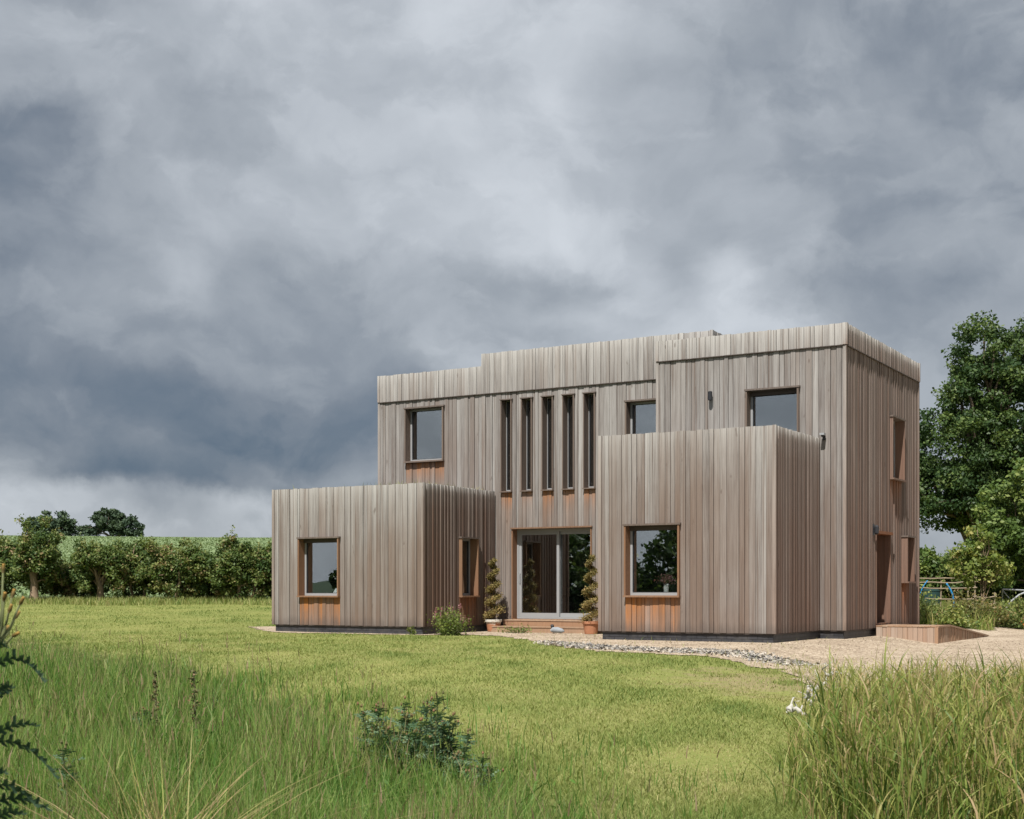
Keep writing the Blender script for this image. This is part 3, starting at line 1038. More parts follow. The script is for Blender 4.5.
def make_tree(name, label, cat, group, xy, ells, ncl, per, crad, leaf, mat, trunk_h, trunk_r, bark='bark', seed=1, shell=0.45, lean=(0, 0), nlimb=22, shoots=0, stems=1, flat=0.65, base=None, prune=None):
    rng = np.random.default_rng(seed)
    x, y = xy
    root = empty(name, (x, y, gz(x, y) if base is None else base))
    tag(root, label, cat, group)
    cl = clusters_in(ells, ncl, rng, shell)
    if prune is not None:
        cl = cl[~prune(cl)]
    mb = MB()
    tops = []
    for s in range(stems):
        ang = rng.random() * 6.28
        off = np.array([math.cos(ang), math.sin(ang)]) * (0.22 * (stems > 1))
        b0 = np.array([off[0], off[1], -0.25])
        t0 = np.array([lean[0] + off[0] * 3 + rng.normal() * 0.1, lean[1] + off[1] * 3, trunk_h])
        pts, rad = [], []
        for i in range(7):
            k = i / 6
            p = b0 + (t0 - b0) * k + np.array([rng.normal(), rng.normal(), 0]) * trunk_r * 0.35 * (0 < i < 6)
            pts.append(tuple(p))
            rad.append(trunk_r * (1.35 - 0.8 * k if i else 1.7) / (1 + 0.35 * (stems > 1)))
        mb.tube(pts, rad, 9)
        tops.append((t0, pts))
    order = rng.permutation(len(cl))[:nlimb]
    for c in cl[order]:
        t0, pts = tops[rng.integers(len(tops))]
        st = np.array(pts[rng.integers(3, 7)])
        limb(mb, st, c, trunk_r * 0.42, trunk_r * 0.06 + 0.008, rng)
    mb.build('trunk', [M[bark]], root, smooth=True)
    v, q, tint = crown_arrays(cl, per, crad, leaf, rng, flat)
    if shoots:
        order = np.argsort(-cl[:, 2])[:max(shoots * 3, 10)]
        pick = rng.choice(order, shoots, replace=False)
        sv, st_ = [], []
        for c in cl[pick]:
            L_ = rng.uniform(0.25, 0.62)
            tip = np.array([rng.normal() * 0.22, rng.normal() * 0.12, 1.0]) * L_
            m_ = int(40 * L_) + 10
            k_ = rng.random(m_)
            sv.append(c + tip * k_[:, None] + rng.normal(size=(m_, 3)) * 0.06)
            st_.append(np.full(m_, rng.uniform(0.45, 0.95)))
        sv, st_ = np.concatenate(sv), np.concatenate(st_)
        v2_, q2_ = leaf_quads(sv, leaf * rng.uniform(0.5, 1.1, len(sv)), 0.3, 0.6, rng)
        v, q, tint = join([(v, q, tint), (v2_, q2_, np.repeat(st_, 4))])
    np_mesh('crown', v, q, M[mat], root, tint=tint)
    return root


def blades(P, h, w, rng, seg=3, bend=0.35, tint=None, lean_dir=None, tiptint=0.0):
    """Curved tapering strips standing at P (N,3). Returns verts, quads, tint."""
    n = len(P)
    ang = rng.random(n) * 2 * math.pi
    d = np.stack([np.cos(ang), np.sin(ang), np.zeros(n)], 1)
    face = rng.random(n) * 2 * math.pi
    sd = np.stack([np.cos(face), np.sin(face), np.zeros(n)], 1)
    bd = h * bend * rng.uniform(0.2, 1.6, n)
    vs = np.zeros((n, seg + 1, 2, 3), np.float32)
    for i in range(seg + 1):
        k = i / seg
        c = P + np.array([0, 0, 1.0]) * (h * k * (1 - 0.25 * np.minimum(bd / h, 1.2) * k))[:, None] + d * (bd * k * k)[:, None]
        ww = (w * (1 - k) ** 0.6 * (1.0 if i else 0.8) + 0.0004)[:, None] * 0.5
        vs[:, i, 0] = c - sd * ww
        vs[:, i, 1] = c + sd * ww
    base = (np.arange(n) * (seg + 1) * 2)[:, None]
    qs = []
    for i in range(seg):
        qs.append(np.stack([base[:, 0] + 2 * i, base[:, 0] + 2 * i + 1, base[:, 0] + 2 * i + 3, base[:, 0] + 2 * i + 2], 1))
    q = np.concatenate(qs)
    if tint is None:
        tint = rng.random(n)
    tt = np.repeat(tint, (seg + 1) * 2).reshape(n, seg + 1, 2)
    tt = tt + tiptint * np.linspace(0, 1, seg + 1)[None, :, None]
    return vs.reshape(-1, 3), q, np.clip(tt.ravel(), 0, 1)


def join(parts):
    V, Q, T, o = [], [], [], 0
    for v, q, t in parts:
        V.append(v)
        Q.append(q + o)
        T.append(t)
        o += len(v)
    return np.concatenate(V), np.concatenate(Q), np.concatenate(T)


def on_house(p, m=0.12):
    d = p[:, :2] - C0
    s, t = d @ E1, d @ E2
    r = np.zeros(len(p), bool)
    for (a, b, c, e) in ((SLft, 0, TM, TE), (SR, 0, 0, TE), (SB1, SB2, TB, 0.1), (SA1, SA2, TA, TM + 1.6), (-9.4, -6.5, 0.3, TM), (0, 1.5, 2.1, 8.0)):
        r |= (s > a - m) & (s < b + m) & (t > c - m) & (t < e + m)
    return r


# meadow edge: the line where the mown lawn meets the long grass
MEADOW = [(-30, 21.5), (-9.0, 21.4), (-6.4, 20.0), (-3.3, 16.9), (-1.7, 13.6), (-0.40, 11.0), (0.38, 8.6), (0.80, 6.8), (1.0, 5.4), (1.0, 1.5), (-30, 1.5)]
REEDBED = [(2.0, 7.0), (1.98, 9.0), (2.35, 10.6), (3.25, 11.8), (4.4, 12.6), (9.0, 13.2), (9.0, 7.2)]
rng = np.random.default_rng(11)


def wedge(n, y0, y1, spread=0.46, power=1.0, rng=rng):
    """Points on the ground, evenly dense in the view's depth (distance level of detail)."""
    u = rng.random(n)
    y = (y0 ** -power + (y1 ** -power - y0 ** -power) * u) ** (-1 / power)
    x = rng.uniform(-spread, spread, n) * (y + 3)
    return np.stack([x, y], 1)


# --- lawn
p = wedge(900000, 5.5, 62.0, 0.43, 0.8)
keep = ~(inside(MEADOW, ragged(p)) & inside(MEADOW, ragged(p) + np.array([0.7, 0.6]))) & ~on_house(p) & ~inside(GRAVEL, wob(p, 0.16)) & ~inside(REEDBED, p)
keep &= ~((p[:, 1] > 45) & (p[:, 0] > -3))
dd = np.hypot((p[:, 0] - 3.3) * 0.75, (p[:, 1] - 18.6) * 0.34) + 0.35 * np.sin(p[:, 0] * 5 + p[:, 1] * 2.2) + 0.3 * np.sin(p[:, 1] * 3.1 - p[:, 0] * 3)
keep &= ~((dd < 0.65) & (rng.random(len(p)) < 0.70))
p = p[keep]
prng = np.random.default_rng(77)
patch = np.zeros(len(p))
for k in range(16):
    a_, lx = prng.normal() * 0.35, prng.uniform(0.9, 4.5)
    ly = lx * prng.uniform(1.5, 3.5)
    patch += np.sin((p[:, 0] + a_ * p[:, 1]) * 6.283 / lx + prng.uniform(0, 6.3)) * np.sin(p[:, 1] * 6.283 / ly + prng.uniform(0, 6.3)) * (lx / 4.5) ** 0.5
patch = patch / patch.std()
spots = np.zeros(len(p))
for k in range(26):
    sy = prng.uniform(8, 36)
    sx = prng.uniform(-0.36, 0.22) * sy
    spots = np.maximum(spots, np.exp(-(((p[:, 0] - sx) / prng.uniform(0.15, 0.5)) ** 2 + ((p[:, 1] - sy) / prng.uniform(0.25, 1.1)) ** 2)))
keep = rng.random(len(p)) > 0.6 * spots
p, patch, spots = p[keep], patch[keep], spots[keep]
n = len(p)
P = np.column_stack([p, height(p[:, 0], p[:, 1]) - 0.004])
h = rng.uniform(0.022, 0.062, n) * np.clip(1 - 0.22 * patch, 0.5, 1.8) * (1 - 0.5 * spots)
w = (0.0025 + 0.00042 * p[:, 1]) * rng.uniform(0.7, 1.5, n)
tint = np.clip(0.46 + 0.15 * rng.normal(size=n) + 0.15 * patch + 0.45 * spots, 0, 1)
v, q, tt = blades(P, h, w, rng, 2, 0.7, tint, tiptint=0.12)
lawn = np_mesh('lawn_grass', v, q, M['lawn'], tint=tt)
tag(lawn, 'short mown yellow green lawn grass before the house', 'grass', kind='stuff')

# --- unmown meadow grass in front
p = wedge(430000, 3.6, 22.0, 0.47, 0.7)
q_ = ragged(p)
d_in = np.zeros(len(p))
for k in (0.0, 0.3, 0.6, 1.0, 1.5):
    d_in += inside(MEADOW, q_ + np.array([k * 0.85, k * 0.7])) / 5.0
d_out = np.zeros(len(p))
for k in (0.3, 0.8, 1.4):
    d_out += inside(MEADOW, q_ - np.array([k * 0.85, k * 0.7])) / 3.0
keepm = (d_in > 0) | (rng.random(len(p)) < 0.10 * d_out)
p, d_in, d_out = p[keepm], d_in[keepm], d_out[keepm]
clump = np.sin(p[:, 0] * 2.3 + 1.1 * np.sin(p[:, 1] * 1.7)) * np.sin(p[:, 1] * 1.9 + 0.8 * np.sin(p[:, 0] * 2.9)) + 0.7 * np.sin(p[:, 0] * 5.1 + 2 * np.sin(p[:, 1] * 3.3)) * np.sin(p[:, 1] * 4.3 + p[:, 0])
edge = np.where(d_in > 0, 0.42 + 0.58 * d_in, 0.30 + 0.2 * d_out)
n = len(p)
P = np.column_stack([p, height(p[:, 0], p[:, 1]) - 0.01])
h = rng.uniform(0.20, 0.62, n) * (1 + 0.24 * clump) * edge * (0.9 + 0.012 * p[:, 1])
w = (0.0046 + 0.00042 * p[:, 1]) * rng.uniform(0.6, 1.5, n)
tint = np.clip(0.44 + 0.23 * rng.normal(size=n) + 0.16 * clump + 0.28 * (rng.random(n) < 0.07), 0, 1)
parts = [blades(P, h, w, rng, 4, 0.26, tint, tiptint=0.14)]
# broad leaved tufts among the finer blades
k = rng.choice(np.flatnonzero(d_in > 0.3), 420, replace=False)
c = np.repeat(P[k], 16, 0) + np.column_stack([rng.normal(size=(len(k) * 16, 2)) * 0.07, np.zeros(len(k) * 16)])
m = len(c)
parts.append(blades(c, rng.uniform(0.22, 0.52, m) * np.repeat(rng.uniform(0.7, 1.25, len(k)), 16), rng.uniform(0.010, 0.026, m), rng, 4, 0.5, np.clip(np.repeat(rng.uniform(0.0, 0.6, len(k)), 16) + 0.1 * rng.normal(size=m), 0, 1), tiptint=0.1))
# long dry strands arching over
k = rng.choice(np.flatnonzero(d_in > 0.3), 1500, replace=False)
parts.append(blades(P[k], rng.uniform(0.4, 0.85, len(k)), 0.003 + 0.0003 * P[k][:, 1], rng, 6, 0.8, np.clip(0.84 + 0.08 * rng.normal(size=len(k)), 0, 1)))
# flowering stems with tan seed heads
k = rng.choice(n, 3600, replace=False)
k = k[(p[k, 1] > 8.5) | (rng.random(len(k)) < 0.22)]
S = P[k]
hs = rng.uniform(0.55, 0.85, len(k)) * np.clip(edge[k] + 0.12, 0, 1) * (0.85 + 0.01 * S[:, 1])
parts.append(blades(S, hs, 0.0022 + 0.00022 * S[:, 1], rng, 3, 0.12, np.clip(0.86 + 0.06 * rng.normal(size=len(k)), 0, 1)))
hp = S + np.array([0, 0, 1.0]) * (hs * 0.86)[:, None]
parts.append(blades(hp, np.full(len(k), 0.11), 0.006 + 0.0005 * S[:, 1], rng, 2, 0.35, np.clip(0.93 + 0.08 * rng.normal(size=len(k)), 0.8, 1)))
v, q, tt = join(parts)
tag(np_mesh('meadow_grass', v, q, M['meadow'], tint=tt), 'long uncut meadow grass with tan seed heads at the front', 'grass', kind='stuff')

# leafy weeds tangled through the long grass
wr = np.random.default_rng(191)
k = wr.choice(np.flatnonzero((d_in > 0.3) & (P[:, 1] > 5.0)), 260, replace=False)
lp, lsz, lt, sp_, sh_ = [], [], [], [], []
for i in k:
    hh_ = wr.uniform(0.22, 0.52)
    m_ = wr.integers(12, 30)
    kk = wr.random(m_)
    sz_ = wr.uniform(0.04, 0.085)
    spread_ = wr.uniform(0.05, 0.13)
    lp.append(P[i] + np.column_stack([wr.normal(size=m_) * spread_, wr.normal(size=m_) * spread_, hh_ * (0.25 + 0.75 * kk)]))
    lsz.append(sz_ * (1.2 - 0.6 * kk) * wr.uniform(0.7, 1.3, m_))
    lt.append(np.clip(wr.uniform(0.0, 0.6) + 0.15 * wr.normal(size=m_), 0, 1))
v, q = leaf_quads(np.concatenate(lp), np.concatenate(lsz), 0.5, 0.42, wr)
tag(np_mesh('meadow_weeds', v, q, M['meadow'], tint=np.repeat(np.concatenate(lt), 4)), 'low leafy weeds tangled through the long meadow grass', 'weeds', kind='stuff')

# --- tall wild stems at the lawn's middle edge (sparse seed heads beyond the meadow)
p = np.column_stack([rng.uniform(-6.5, -1.2, 420), rng.uniform(12, 20, 420)])
p = p[~inside(MEADOW, p) & (np.abs(p[:, 0] + 0.62 * (p[:, 1] - 9.5)) < 1.9)]
P = np.column_stack([p, height(p[:, 0], p[:, 1])])
hs = rng.uniform(0.35, 0.7, len(p))
parts = [blades(P, hs, np.full(len(p), 0.006), rng, 3, 0.15, np.full(len(p), 0.9)),
         blades(P + np.array([0, 0, 1.0]) * (hs * 0.85)[:, None], np.full(len(p), 0.12), np.full(len(p), 0.014), rng, 2, 0.3, np.full(len(p), 0.97))]
v, q, tt = join(parts)
tag(np_mesh('seeding_grass', v, q, M['meadow'], tint=tt), 'sparse tan seeding grass stems along the meadow edge', 'grass', kind='stuff')


# --- the tall reed grass at lower right
def reeds(n, poly, hlo, hhi, seed, sparse=False):
    r = np.random.default_rng(seed)
    A = np.array(poly)
    p = np.column_stack([r.uniform(A[:, 0].min(), A[:, 0].max(), n * 3), r.uniform(A[:, 1].min(), A[:, 1].max(), n * 3)])
    p = p[inside(poly, wob(p, 0.25))][:n]
    P = np.column_stack([p, height(p[:, 0], p[:, 1]) - 0.02])
    m = len(P)
    H = (hlo + (hhi - hlo) * r.beta(2.2, 1.6, m)) * np.clip(1.0 - 0.06 * (P[:, 1] - 8.5), 0.7, 1.1) * (1 + 0.10 * np.sin(P[:, 0] * 4 + 1.3 * np.sin(P[:, 1] * 3)))
    parts = []
    ang = r.random(m) * 6.283
    lean = np.stack([np.cos(ang), np.sin(ang)], 1) * r.uniform(0.03, 0.22, m)[:, None] * H[:, None]

    def at(k):
        return P + np.column_stack([lean * (k * k)[:, None], H * k * 0.97])
    seg = 5
    wst = r.uniform(0.004, 0.007, m)
    vs = np.zeros((m, seg + 1, 2, 3), np.float32)
    f = r.random(m) * 6.283
    sd = np.stack([np.cos(f), np.sin(f), 0 * f], 1)
    for i in range(seg + 1):
        c = at(np.full(m, i / seg))
        ww = (wst * (1 - 0.7 * i / seg))[:, None] * 0.5
        vs[:, i, 0], vs[:, i, 1] = c - sd * ww, c + sd * ww
    base = np.arange(m) * (seg + 1) * 2
    q = np.concatenate([np.stack([base + 2 * i, base + 2 * i + 1, base + 2 * i + 3, base + 2 * i + 2], 1) for i in range(seg)])
    st = np.clip(0.82 + 0.2 * r.normal(size=m), 0, 1)
    parts.append((vs.reshape(-1, 3), q, np.repeat(st, (seg + 1) * 2)))
    nl = 3 if sparse else 6
    for j in range(nl):
        k = np.clip((j + r.random(m)) / nl * 0.95, 0.03, 0.95)
        B = at(k)
        L = r.uniform(0.18, 0.48, m) * (1.1 - 0.45 * k)
        t = np.clip(0.27 + 0.46 * k * r.random(m) + 0.20 * r.normal(size=m) + 0.35 * (r.random(m) < 0.10), 0, 1)
        parts.append(blades(B, L, r.uniform(0.007, 0.017, m), r, 4, 0.7, t, tiptint=0.22))
    # drooping tips
    B = at(np.full(m, 0.98))
    parts.append(blades(B, r.uniform(0.06, 0.16, m), r.uniform(0.005, 0.010, m), r, 3, 0.9, np.clip(0.8 + 0.15 * r.normal(size=m), 0, 1)))
    return join(parts)


v1 = reeds(7600, REEDBED, 0.58, 1.06, 21)
v2 = reeds(300, [(2.9, 11.2), (3.75, 15.0), (4.4, 16.0), (7.0, 14.6), (7.0, 12.2), (4.2, 12.0)], 0.22, 0.62, 22, True)
v3 = reeds(260, [(1.80, 7.0), (1.82, 9.2), (2.15, 11.0), (2.9, 12.6), (3.2, 11.8), (2.35, 10.6), (2.05, 9.0), (2.05, 7.0)], 0.15, 0.50, 23, True)
v, q, tt = join([v1, v2, v3])
tag(np_mesh('reed_grass', v, q, M['reed'], tint=tt), 'tall yellow green reed grass massed at the lower right corner', 'reeds', kind='stuff')

# ragged grass along the gravel edge, and weeds in the gravel
p = np.column_stack([rng.uniform(-8, 7.0, 110000), rng.uniform(13.5, 37.5, 110000)])
a_, b_ = inside(GRAVEL, wob(p, 0.16)), inside(GRAVEL, wob(p, 0.3) + np.array([0.12, 0.22]))
near_ = np.exp(-(((p[:, 0] - 4.6) / 1.0) ** 2 + ((p[:, 1] - 18.8) / 2.6) ** 2))
p = p[a_ & (~b_ | (rng.random(len(p)) < 0.012 + 0.85 * near_)) & ~on_house(p, 0.05)]
P = np.column_stack([p, height(p[:, 0], p[:, 1]) + 0.01])
v, q, tt = blades(P, rng.uniform(0.04, 0.13, len(p)), rng.uniform(0.006, 0.014, len(p)), rng, 2, 0.7, np.clip(0.62 + 0.25 * rng.normal(size=len(p)), 0, 1))
tag(np_mesh('edge_grass', v, q, M['lawn'], tint=tt), 'ragged tufts of grass along the gravel margin', 'grass', kind='stuff')

# loose stones
p = np.column_stack([rng.uniform(-4, 12, 30000), rng.uniform(13.5, 34, 30000)])
p = p[inside(GRAVEL, wob(p, 0.16)) & ~on_house(p, 0.02)][:6500]
cen = np.column_stack([p, height(p[:, 0], p[:, 1]) + 0.018])
v, q = leaf_quads(cen, rng.uniform(0.015, 0.040, len(p)), 1.6, 0.9, rng)
tag(np_mesh('pebbles', v, q, M['gravel']), 'loose tan pebbles lying on the gravel', 'gravel', kind='stuff')

p = np.column_stack([rng.uniform(0, 6, 40000), rng.uniform(20, 29.5, 40000)])
p = p[inside(SLATE, p + rng.normal(size=p.shape) * np.array([0.10, 0.30])) & ~on_house(p, 0.02)][:5200]
cen = np.column_stack([p, height(p[:, 0], p[:, 1]) + 0.026])
v, q = leaf_quads(cen, rng.uniform(0.03, 0.085, len(p)), 0.9, 0.8, rng)
tag(np_mesh('slate_chips', v, q, M['slate']), 'loose grey slate chips along the lawn edge', 'gravel', kind='stuff')

# --- the crop on the hill
n = 100000
y = 68 + (300 - 68) * rng.random(n) ** 0.8
x = rng.uniform(-0.46, 0.05, n) * y - 4
P = np.column_stack([x, y, height(x, y) + 0.18])
row = 0.5 + 0.5 * np.sin(x * 2.2 + y * 0.25)
v, q = leaf_quads(P, rng.uniform(0.2, 0.42, n), 0.7, 0.7, rng)
tag(np_mesh('crop_field', v, q, M['crop'], tint=np.repeat(np.clip(0.5 + 0.25 * rng.normal(size=n) + 0.2 * (row - 0.5), 0, 1), 4)), 'pale green leafy crop covering the hill behind the hedge', 'crop', kind='stuff')


# ------------------------------------------------------------------ trees and hedges
HEDGE_G = 'hedgerow shrubs along the field'


def hx(u, Y):
    return (u - 512) / 1367.3 * Y


hedge = [
    # u, Y, height, half width, trunk, label
    (-18, 60, 3.2, 2.2, 0.10, 'dark hedge shrub cut by the left picture edge'),
    (36, 58.6, 3.75, 1.15, 0.17, 'tall hedge shrub on a thick bare trunk, topped with pale shoots'),
    (72, 60.5, 2.3, 1.6, 0.08, 'low dense hedge shrub right of the thick bare trunk'),
    (103, 58.8, 2.95, 1.2, 0.14, 'hedge shrub with a pale leaning trunk and small white bloom'),
    (138, 60, 2.95, 1.35, 0.08, 'upright leafy hedge shrub at the middle of the hedgerow'),
    (175, 58.8, 2.95, 1.75, 0.09, 'broad rounded hedge shrub with bare twigs hanging at its front'),
    (211, 60.6, 2.3, 1.4, 0.08, 'narrow low hedge shrub in the dip of the hedgerow'),
    (248, 58.4, 3.2, 1.8, 0.10, 'pale leafy hedge shrub beside the left corner of the house'),
    (290, 60, 2.6, 2.0, 0.10, 'hedge shrub behind the left box of the house'),
]
for i, (u, Y, hh, wd, tr, lab) in enumerate(hedge):
    r = np.random.default_rng(100 + i)
    hh *= 0.80
    ells = [(0, r.uniform(-0.3, 0.5), hh * 0.46, wd * 0.98, 0.9, hh * 0.44)]
    for k in range(5):
        ells.append((r.uniform(-0.75, 0.75) * wd, r.uniform(-0.5, 0.4), hh * r.uniform(0.5, 0.85), wd * r.uniform(0.35, 0.55), 0.6, hh * r.uniform(0.16, 0.3)))
    for k in range(7):
        ells.append((r.uniform(-0.9, 0.9) * wd, r.uniform(-0.4, 0.4), hh * r.uniform(0.85, 1.08), wd * 0.10, 0.15, hh * r.uniform(0.08, 0.17)))
    prune = None
    if tr > 0.12:
        prune = lambda c: (c[:, 2] < 1.35) & (np.abs(c[:, 0]) < 0.55) & (c[:, 1] < 0.2)
    make_tree('hedge_shrub', lab, 'hedge shrub', HEDGE_G, (hx(u, Y), Y), ells, int(165 * wd), 75, 0.30, 0.125, 'hedge', hh * 0.62, tr, 'pale_bark', 200 + i, 0.3, (r.uniform(-0.3, 0.3), 0), 26, stems=1 if tr > 0.12 else 3, flat=0.8, prune=prune, shoots=16)

make_tree('oak_tree', 'round dark oak alone on the hill crest, leftmost of the far trees', 'tree', 'far oaks on the hill crest', (hx(51, 380), 380),
          [(0, 0, 8.4, 6.9, 5, 4.1), (-2.8, 0, 7.5, 4.4, 4, 3.2), (3, 0, 7.2, 3.6, 4, 3)], 170, 60, 1.25, 0.75, 'far_oak', 4.6, 0.55, seed=31, base=gz(hx(51, 380), 380) - 1.2)
make_tree('oak_tree', 'wide many-lobed oak on the hill crest beside a rounder one', 'tree', 'far oaks on the hill crest', (hx(112, 380), 380),
          [(-1.5, 0, 9.8, 4.4, 4, 3.6), (3.0, 0, 8.6, 4.2, 4, 3.0), (6.2, 0, 7.5, 2.4, 3, 2.6), (-6.3, 0, 6.6, 3.2, 3, 2.6)], 170, 60, 1.15, 0.75, 'far_oak', 4.8, 0.55, seed=32, base=gz(hx(112, 380), 380) - 1.0)

# large oak at the right
oak_e = [(-0.1, 0, 12.4, 1.35, 1.6, 1.7), (0.0, 0, 10.3, 2.0, 2.4, 2.0), (-1.1, 0, 7.7, 2.9, 3.2, 2.1), (-2.0, 0, 5.6, 2.8, 3.0, 1.5), (1.6, 0, 8.5, 2.8, 3.2, 3.2), (1.2, -0.5, 5.0, 3.0, 3.0, 2.2), (-3.1, 0, 6.1, 1.6, 2.0, 1.4)]
make_tree('oak_tree', 'big dark green oak standing right of the house', 'tree', None, (hx(985, 65), 65), oak_e, 520, 190, 0.62, 0.17, 'oak', 4.5, 0.42, seed=41, shell=0.6, nlimb=60,
          prune=lambda c: (c[:, 0] < -1.6) & (c[:, 2] < 4.2))
make_tree('oak_tree', 'second tall oak crown cut by the right picture edge', 'tree', None, (hx(1052, 68), 68),
          [(0, 0, 9.6, 3.6, 3.4, 4.6), (-0.8, 0, 12.6, 1.5, 2.0, 2.2), (-1.0, 0, 5.2, 3.2, 3.0, 3.0), (1.5, 0, 6, 4, 3, 4)], 400, 170, 0.65, 0.17, 'oak', 4.5, 0.4, seed=42, shell=0.5, nlimb=40)
make_tree('field_maple', 'lighter green leafy tree in front of the big oak, cut by the right picture edge', 'tree', None, (hx(1036, 54), 54),
          [(0, 0, 3.9, 2.2, 2.0, 2.3), (-1.2, 0, 2.7, 1.4, 1.4, 1.5), (0.5, 0, 5.2, 1.4, 1.4, 1.3)], 210, 110, 0.5, 0.18, 'bright_tree', 2.4, 0.14, seed=43, shell=0.4, nlimb=24)
garden_hedge = [(905, 56, 2.5, 1.8, 'dark hedge shrub half hidden by the house corner'), (935, 57, 2.3, 1.5, 'low green hedge shrub behind the bleached garden rails'), (965, 56, 2.6, 1.7, 'hedge shrub in the oak shade behind the young tree'),
                (1000, 57, 2.9, 1.9, 'hedge shrub behind the grey tunnel frame'), (1040, 58, 3.0, 2.2, 'hedge shrub behind the lighter leafy tree at the right')]
for i, (u, Y, hh, wd, lab) in enumerate(garden_hedge):
    make_tree('hedge_shrub', lab, 'hedge shrub', 'hedge shrubs behind the garden', (hx(u, Y), Y), [(0, 0, hh * 0.5, wd * 1.1, 1.0, hh * 0.48), (wd * 0.4, 0, hh * 0.75, wd * 0.5, 0.7, hh * 0.3)],
              int(140 * wd), 60, 0.36, 0.16, 'bright_tree' if i < 2 else 'hedge', hh * 0.6, 0.07, 'bark', 300 + i, 0.3, (0, 0), 14, stems=3, flat=0.8, shoots=10)

make_tree('young_tree', 'young tree with sparse pale yellow green leaves behind the garden rails', 'tree', None, (hx(979, 43), 43),
          [(0, 0, 2.15, 0.85, 0.7, 0.75), (-0.4, 0, 1.6, 0.5, 0.5, 0.45), (0.45, 0, 1.75, 0.6, 0.5, 0.55), (0.05, 0, 2.75, 0.4, 0.4, 0.4)], 80, 42, 0.24, 0.13, 'sapling', 1.5, 0.035, 'pale_bark', 51, 0.2, (0.1, 0), 22, stems=1, flat=0.7)

# shrubs that only the windows mirror stand left of and behind the camera
for i, (x, y, hh, lab) in enumerate([(-17.9, 12.2, 4.5, 'bushy field shrub mirrored in the vase window'), (-24.5, 12.5, 2.6, 'lowest field shrub, mirrored behind the bushy one in the vase window'), (-28.5, 16.5, 4.6, 'field shrub mirrored at the middle of the glazed door'), (-32, 20.5, 4.2, 'low field shrub mirrored at the left of the glazed door'), (-21, 5.0, 3.6, 'low field shrub mirrored at the left of the vase window')]):
    make_tree('field_shrub', lab, 'shrub', 'shrubs mirrored in the glass', (x, y),
              [(0, 0, hh * 0.50, 2.9, 2.9, hh * 0.48), (0.5, 0.5, hh * 0.3, 3.0, 3.0, hh * 0.3)], 190, 45, 0.55, 0.3, 'oak', hh * 0.6, 0.15, 'bark', 400 + i, 0.4, (0, 0), 10)


# ------------------------------------------------------------------ plants by the house and in the garden
def leaf_plant(name, label, cat, loc, group=None, n=600, size=0.07, rx=0.35, ry=0.3, hz=0.5, mat='shrub', stems=14, seed=1, flower=None, spikes=0, base_z=None):
    r = np.random.default_rng(seed)
    root = empty(name, (loc[0], loc[1], gz(*loc) if base_z is None else base_z))
    tag(root, label, cat, group)
    st = MB()
    tips = []
    for k in range(stems):
        a = r.random() * 6.283
        rr = math.sqrt(r.random())
        tip = np.array([rx * rr * math.cos(a), ry * rr * math.sin(a), hz * r.uniform(0.65, 1.05) * (1 - 0.45 * rr * rr)])
        b0 = tip * np.array([0.25, 0.25, 0]) + np.array([0, 0, -0.03])
        m = (b0 + tip) / 2 + np.array([0, 0, 0.06 * hz])
        st.tube([tuple(b0), tuple(m), tuple(tip)], [0.007, 0.005, 0.003], 5, tint=0.4)
        tips.append((b0, tip))
    st.build('stems', [M['stem']], root)
    idx = r.integers(0, stems, n)
    k = r.random(n) ** 0.7
    B = np.array([t[0] for t in tips])[idx]
    T = np.array([t[1] for t in tips])[idx]
    p = B + (T - B) * k[:, None] + r.normal(size=(n, 3)) * np.array([rx * 0.2, ry * 0.2, hz * 0.08])
    p[:, 2] = np.maximum(p[:, 2], 0.02)
    v, q = leaf_quads(p, size * r.uniform(0.6, 1.4, n), 0.4, 0.5, r)
    np_mesh('foliage', v, q, M[mat], root, tint=np.repeat(np.clip(0.35 + 0.35 * k + 0.2 * r.normal(size=n), 0, 1), 4))
    for k2 in range(spikes if flower else 0):
        T2 = tips[r.integers(0, stems)][1] + np.array([r.normal() * 0.03, r.normal() * 0.03, r.uniform(0.0, 0.12)])
        c = T2 + np.clip(r.normal(size=(14, 3)), -1.3, 0.8) * np.array([0.012, 0.012, 0.05])
        v, q = leaf_quads(c, np.full(14, size * 0.45), 0.3, 0.8, r)
        fo = MB()
        fo.tube([tuple(T2 - np.array([0, 0, 0.09])), tuple(T2 + np.array([0, 0, 0.05]))], 0.003, 4, tint=0.3)
        fo.add([tuple(x_) for x_ in v], [tuple(int(i_) for i_ in x_) for x_ in q], 0, tint=np.repeat(r.random(14), 4))
        for x_ in c:
            fo.tube([tuple(T2 + (x_ - T2) * np.array([0, 0, 1])), tuple(x_)], 0.002, 3, tint=0.3)
        fo.build('flower_spike' if flower == 'pink' else 'flower', [M[flower]], root)
    return root


leaf_plant('flowering_shrub', 'bushy green shrub with pink flower spikes at the corner of the left box', 'shrub', world(-8.95, -2.2), n=1300, size=0.065, rx=0.50, ry=0.42, hz=0.74, stems=52, seed=61, flower='pink', spikes=16)
leaf_plant('weed', 'small leafy weed at the foot of the left box corner', 'plant', world(-9.85, -2.4), n=120, size=0.06, rx=0.14, ry=0.1, hz=0.3, stems=6, seed=62)
leaf_plant('weed', 'low tuft of weeds before the timber steps', 'plant', world(-8.3, 0.0), n=260, size=0.06, rx=0.5, ry=0.14, hz=0.24, stems=16, seed=63)
